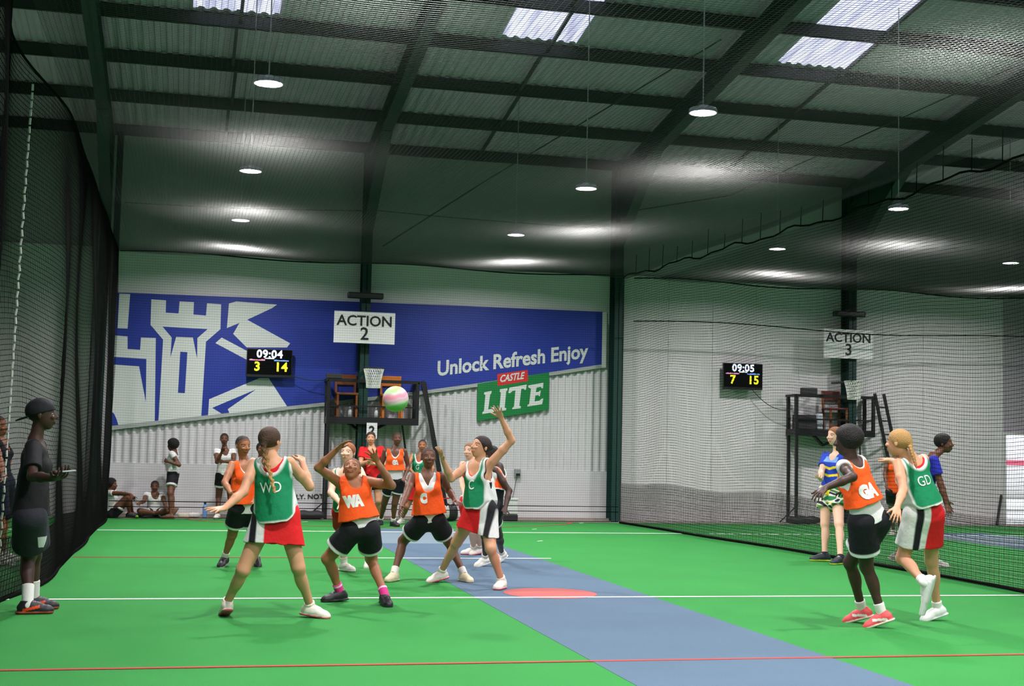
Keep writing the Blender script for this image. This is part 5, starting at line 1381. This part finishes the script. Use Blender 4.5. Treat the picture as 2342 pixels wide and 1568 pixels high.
r_, T_ = P_('man in black shirt and backward cap standing at the left net with a phone', 1.80, 11.8, 'vdark', 88, (70, 1172), sh=((88, 1021), (76, 1022)), head=(97, 948), face=(84, 2, 0), shdY=0.17, dys=0.0,
   arms=[((92, 1090, 'f'), (128, 1082, 'n'), (152, 1080, 'n'), (0, -0.4, 1), 0.5), ((74, 1089, 'n'), (122, 1093, 'n'), (150, 1088, 'n'), (0, 0.5, 1), 0.6)],
   knees=((78, 1270), (66, 1270)), feet=[(76, 1392, 82, 0, 0), (62, 1403, 86, 0, 0)], vox=0.006, hair=('cropped', HAIRB),
   shoes=(rgb(32, 30, 34), rgb(150, 70, 44), rgb(244, 78, 30)), socks=(rgb(222, 222, 216), 0.15),
   clothes=[top('polo_shirt', rgb(30, 30, 32), g=0.016, w0=-0.02, neck=(0.07, 0.05), sleeve=0.75, loose=0.055), shorts(rgb(46, 46, 54), None, 0.72, 0.135, 0.140, top_=0.06, colfn=coach_patch)], extra=cap_and_phone)
A = T_['ar'][1]; hnd = A[2]+(A[3]-A[2])*0.9
ph = MB().bar(hnd+np.array([-0.02, 0.01, 0.035]), hnd+np.array([0.08, 0.03, 0.045]), 0.06, 0.010).build('phone', mat('pale_phone', rgb(190, 194, 200), 0.3), None, bevel=0.003, loc=tuple(hnd)); tag(ph, 'pale phone held in the hands of the man in black', 'phone')
P_('person in dark vest and navy shorts behind the left net, cut by the frame', 1.72, 15.9, 'brown', 60, (0, 1100), sh=((10, 1012), (-14, 1012)), head=(-5, 975), face=(60, 0, 0),
   arms=[((18, 1052, 'f'), (14, 1080, 'n'), (12, 1096, 'n')), ((0, 1056, 'n'), (8, 1088, 'n'), (12, 1102, 'n'))],
   knees=((6, 1205), (0, 1205)), feet=[(8, 1282, 60, 0, 0), (-4, 1292, 60, 0, 0)], vox=0.008, hair=('cropped', HAIRB), shoes=SHOEW, socks=SOCKW,
   clothes=[top('vest', rgb(34, 34, 44), g=0.012, w0=-0.02, arm=0.8, loose=0.01), shorts(NAVY, None, 0.7, 0.125, 0.13)])

# right-hand group
def ref_shirt(u, v, w_, T, V):
    c = np.repeat(np.array(rgb(38, 66, 176))[None, :], len(u), 0)
    c[w_ < 0.05] = rgb(236, 206, 30)
    for a in (0.22, 0.32): c[(np.abs(w_-a-0.25*np.abs(u)+0.03) < 0.016) & (v > 0.02) & (np.abs(u) < 0.13)] = rgb(240, 214, 40)
    c[(w_ > 0.38) & (w_ < 0.46) & (v > 0) & (np.abs(u) < 0.1)] = rgb(120, 160, 215)
    c[w_ > 0.50] = rgb(30, 48, 120)
    return c
def ref_shorts(V, T, c):
    q = V-T['P']; s_ = np.sin(q[:, 0]*38+2*np.sin(q[:, 2]*30))*np.sin(q[:, 2]*34+q[:, 0]*12)
    c[:] = rgb(212, 214, 206); c[s_ > 0.15] = rgb(40, 120, 74); c[s_ < -0.55] = rgb(40, 44, 52); c[(s_ > 0.05) & (s_ < 0.15)] = rgb(226, 200, 60)
    return c
P_('fair person in blue and yellow shirt standing by the right net facing left', 1.80, 17.1, 'fair', -35, (1903, 1122),
   sh=((1938, 1044), (1890, 1042)), head=(1909, 997), face=(-50, 0, 0),
   arms=[((1948, 1082, 'f'), (1925, 1098, 'n'), (1910, 1098, 'n')), ((1878, 1080, 'n'), (1878, 1096, 'n'), (1870, 1092, 'n'), (0.5, 0, 1), 0.5)],
   knees=((1919, 1198), (1887, 1198)), feet=[(1922, 1290, -35, 0, 0), (1886, 1283, -75, 0, 0)], vox=0.007, hair=('bun', rgb(150, 96, 56)),
   shoes=(rgb(40, 48, 54), rgb(196, 214, 60), None), socks=(rgb(40, 44, 50), 0.03),
   clothes=[top('sports_shirt', g=0.013, w0=-0.07, colfn=ref_shirt, neck=(0.07, 0.06), sleeve=0.62, loose=0.02), shorts(WHITE, None, 0.48, 0.125, 0.13, colfn=ref_shorts)])
P_('player in orange bib and black shorts running left at right', 1.66, 10.45, 'vdark', -140, (1987, 1186), group=OP,
   sh=((1928, 1066), (1966, 1056)), head=(1937, 1009), face=(-105, -4, 0),
   arms=[((1950, 1090, 'n'), (1888, 1115, 'n'), (1864, 1138, 'n'), (0.6, 0.5, -0.6), 0.35), ((1972, 1104, 'f'), (1940, 1120, 'f'), (1920, 1128, 'f'))],
   knees=((1982, 1296), (1944, 1286)), feet=[(2028, 1436, -95, 22, 0), (1980, 1424, -95, 18, 0.0)], vox=0.0055,
   hair=('afro', HAIRB, 1.22), shoes=SHOER, socks=(rgb(226, 222, 216), 0.09),
   clothes=[top('shirt', g=0.011, w0=-0.03, col=WHITE, neck=(0.075, 0.08), sleeve=0.22, loose=0.02), shorts(BLACK, WHITE, 0.66, 0.128, 0.142, bandw=0.12),
            bib(OR, ('GA', 'b', 0.035), w0=0.14, hw=0.86, size=0.18, th=0.50, trim=None, neck=(0.085, 0.12), backneck=0.05, loose=0.012, flare=0.01)])
P_('girl in green GD bib with blonde braid running left at right edge', 1.66, 10.75, 'tan', -142, (2112, 1172), group=GP,
   sh=((2054, 1060), (2112, 1050)), head=(2054, 1012), face=(-112, 0, 0),
   arms=[((2066, 1120, 'n'), (2052, 1158, 'n'), (2050, 1190, 'n'), (0.3, 1, 0), 0.3), ((2072, 1066, 'f'), (2040, 1053, 'f'), (2014, 1045, 'f'), (0, 0.3, -1), 0.15)],
   knees=((2064, 1276), (2130, 1282)), feet=[(2158, 1440, -100, 74, 0.26), (2150, 1418, -60, 16, 0)], vox=0.0055,
   hair=('braid', rgb(176, 136, 82), onY(2094, 1062, 10.55), rgb(140, 96, 60)), shoes=(rgb(224, 224, 222), rgb(214, 212, 212), None), socks=(rgb(228, 226, 222), 0.06),
   clothes=[top('dress_top', g=0.009, w0=-0.02, colfn=dress_top, neck=(0.085, 0.10), arm=0.84), skirt(lambda u, v, w_, V: dress_cols(u+0.05), 0.29, 0.12, 0.155),
            bib(GR, ('GD', 'b'), w0=0.06, hw=0.90, trim=WHITE, size=0.15, th=0.62, round_=0.06, neck=(0.10, 0.14), backneck=0.06)])
P_('dark haired person in royal blue shirt behind the right net, leaning right', 1.76, 16.2, 'dark', 82, (2108, 1140),
   sh=((2132, 1047), (2136, 1052)), head=(2160, 1014), face=(80, 0, 0), shdY=0.15,
   arms=[((2152, 1106, 'f'), (2166, 1146, 'f'), (2170, 1168, 'f')), ((2152, 1112, 'n'), (2166, 1158, 'n'), (2174, 1182, 'n'), (0, 1, 0), 0.3)],
   knees=((2140, 1218), (2082, 1218)), feet=[(2136, 1296, 70, 0, 0), (2042, 1292, 80, 25, 0)], vox=0.008, hair=('afro', HAIRB, 1.06), shoes=SHOEW, socks=SOCKW,
   clothes=[top('polo_shirt', rgb(44, 50, 170), g=0.015, w0=-0.04, neck=(0.07, 0.05), sleeve=0.6, loose=0.02), shorts(NAVY, None, 0.6)])
P_('player in orange top far off behind the GD girl in the side court', 1.56, 21.6, 'dark', 10, (2048, 1122),
   sh=((2066, 1050), (2030, 1050)), head=(2050, 1022), face=(0, 0, 0),
   arms=[((2072, 1084, 'n'), (2068, 1110, 'n'), (2066, 1124, 'n')), ((2024, 1084, 'n'), (2028, 1110, 'n'), (2030, 1124, 'n'))],
   knees=((2058, 1172), (2042, 1172)), feet=[(2058, 1222, 15, 0, 0), (2043, 1222, -15, 0, 0)], vox=0.009, hair=('cropped', HAIRB), shoes=SHOEW, socks=SOCKW,
   clothes=[top('shirt', OR, g=0.014, w0=-0.04, arm=1.0, loose=0.015), shorts(BLACK, WHITE, 0.5)])
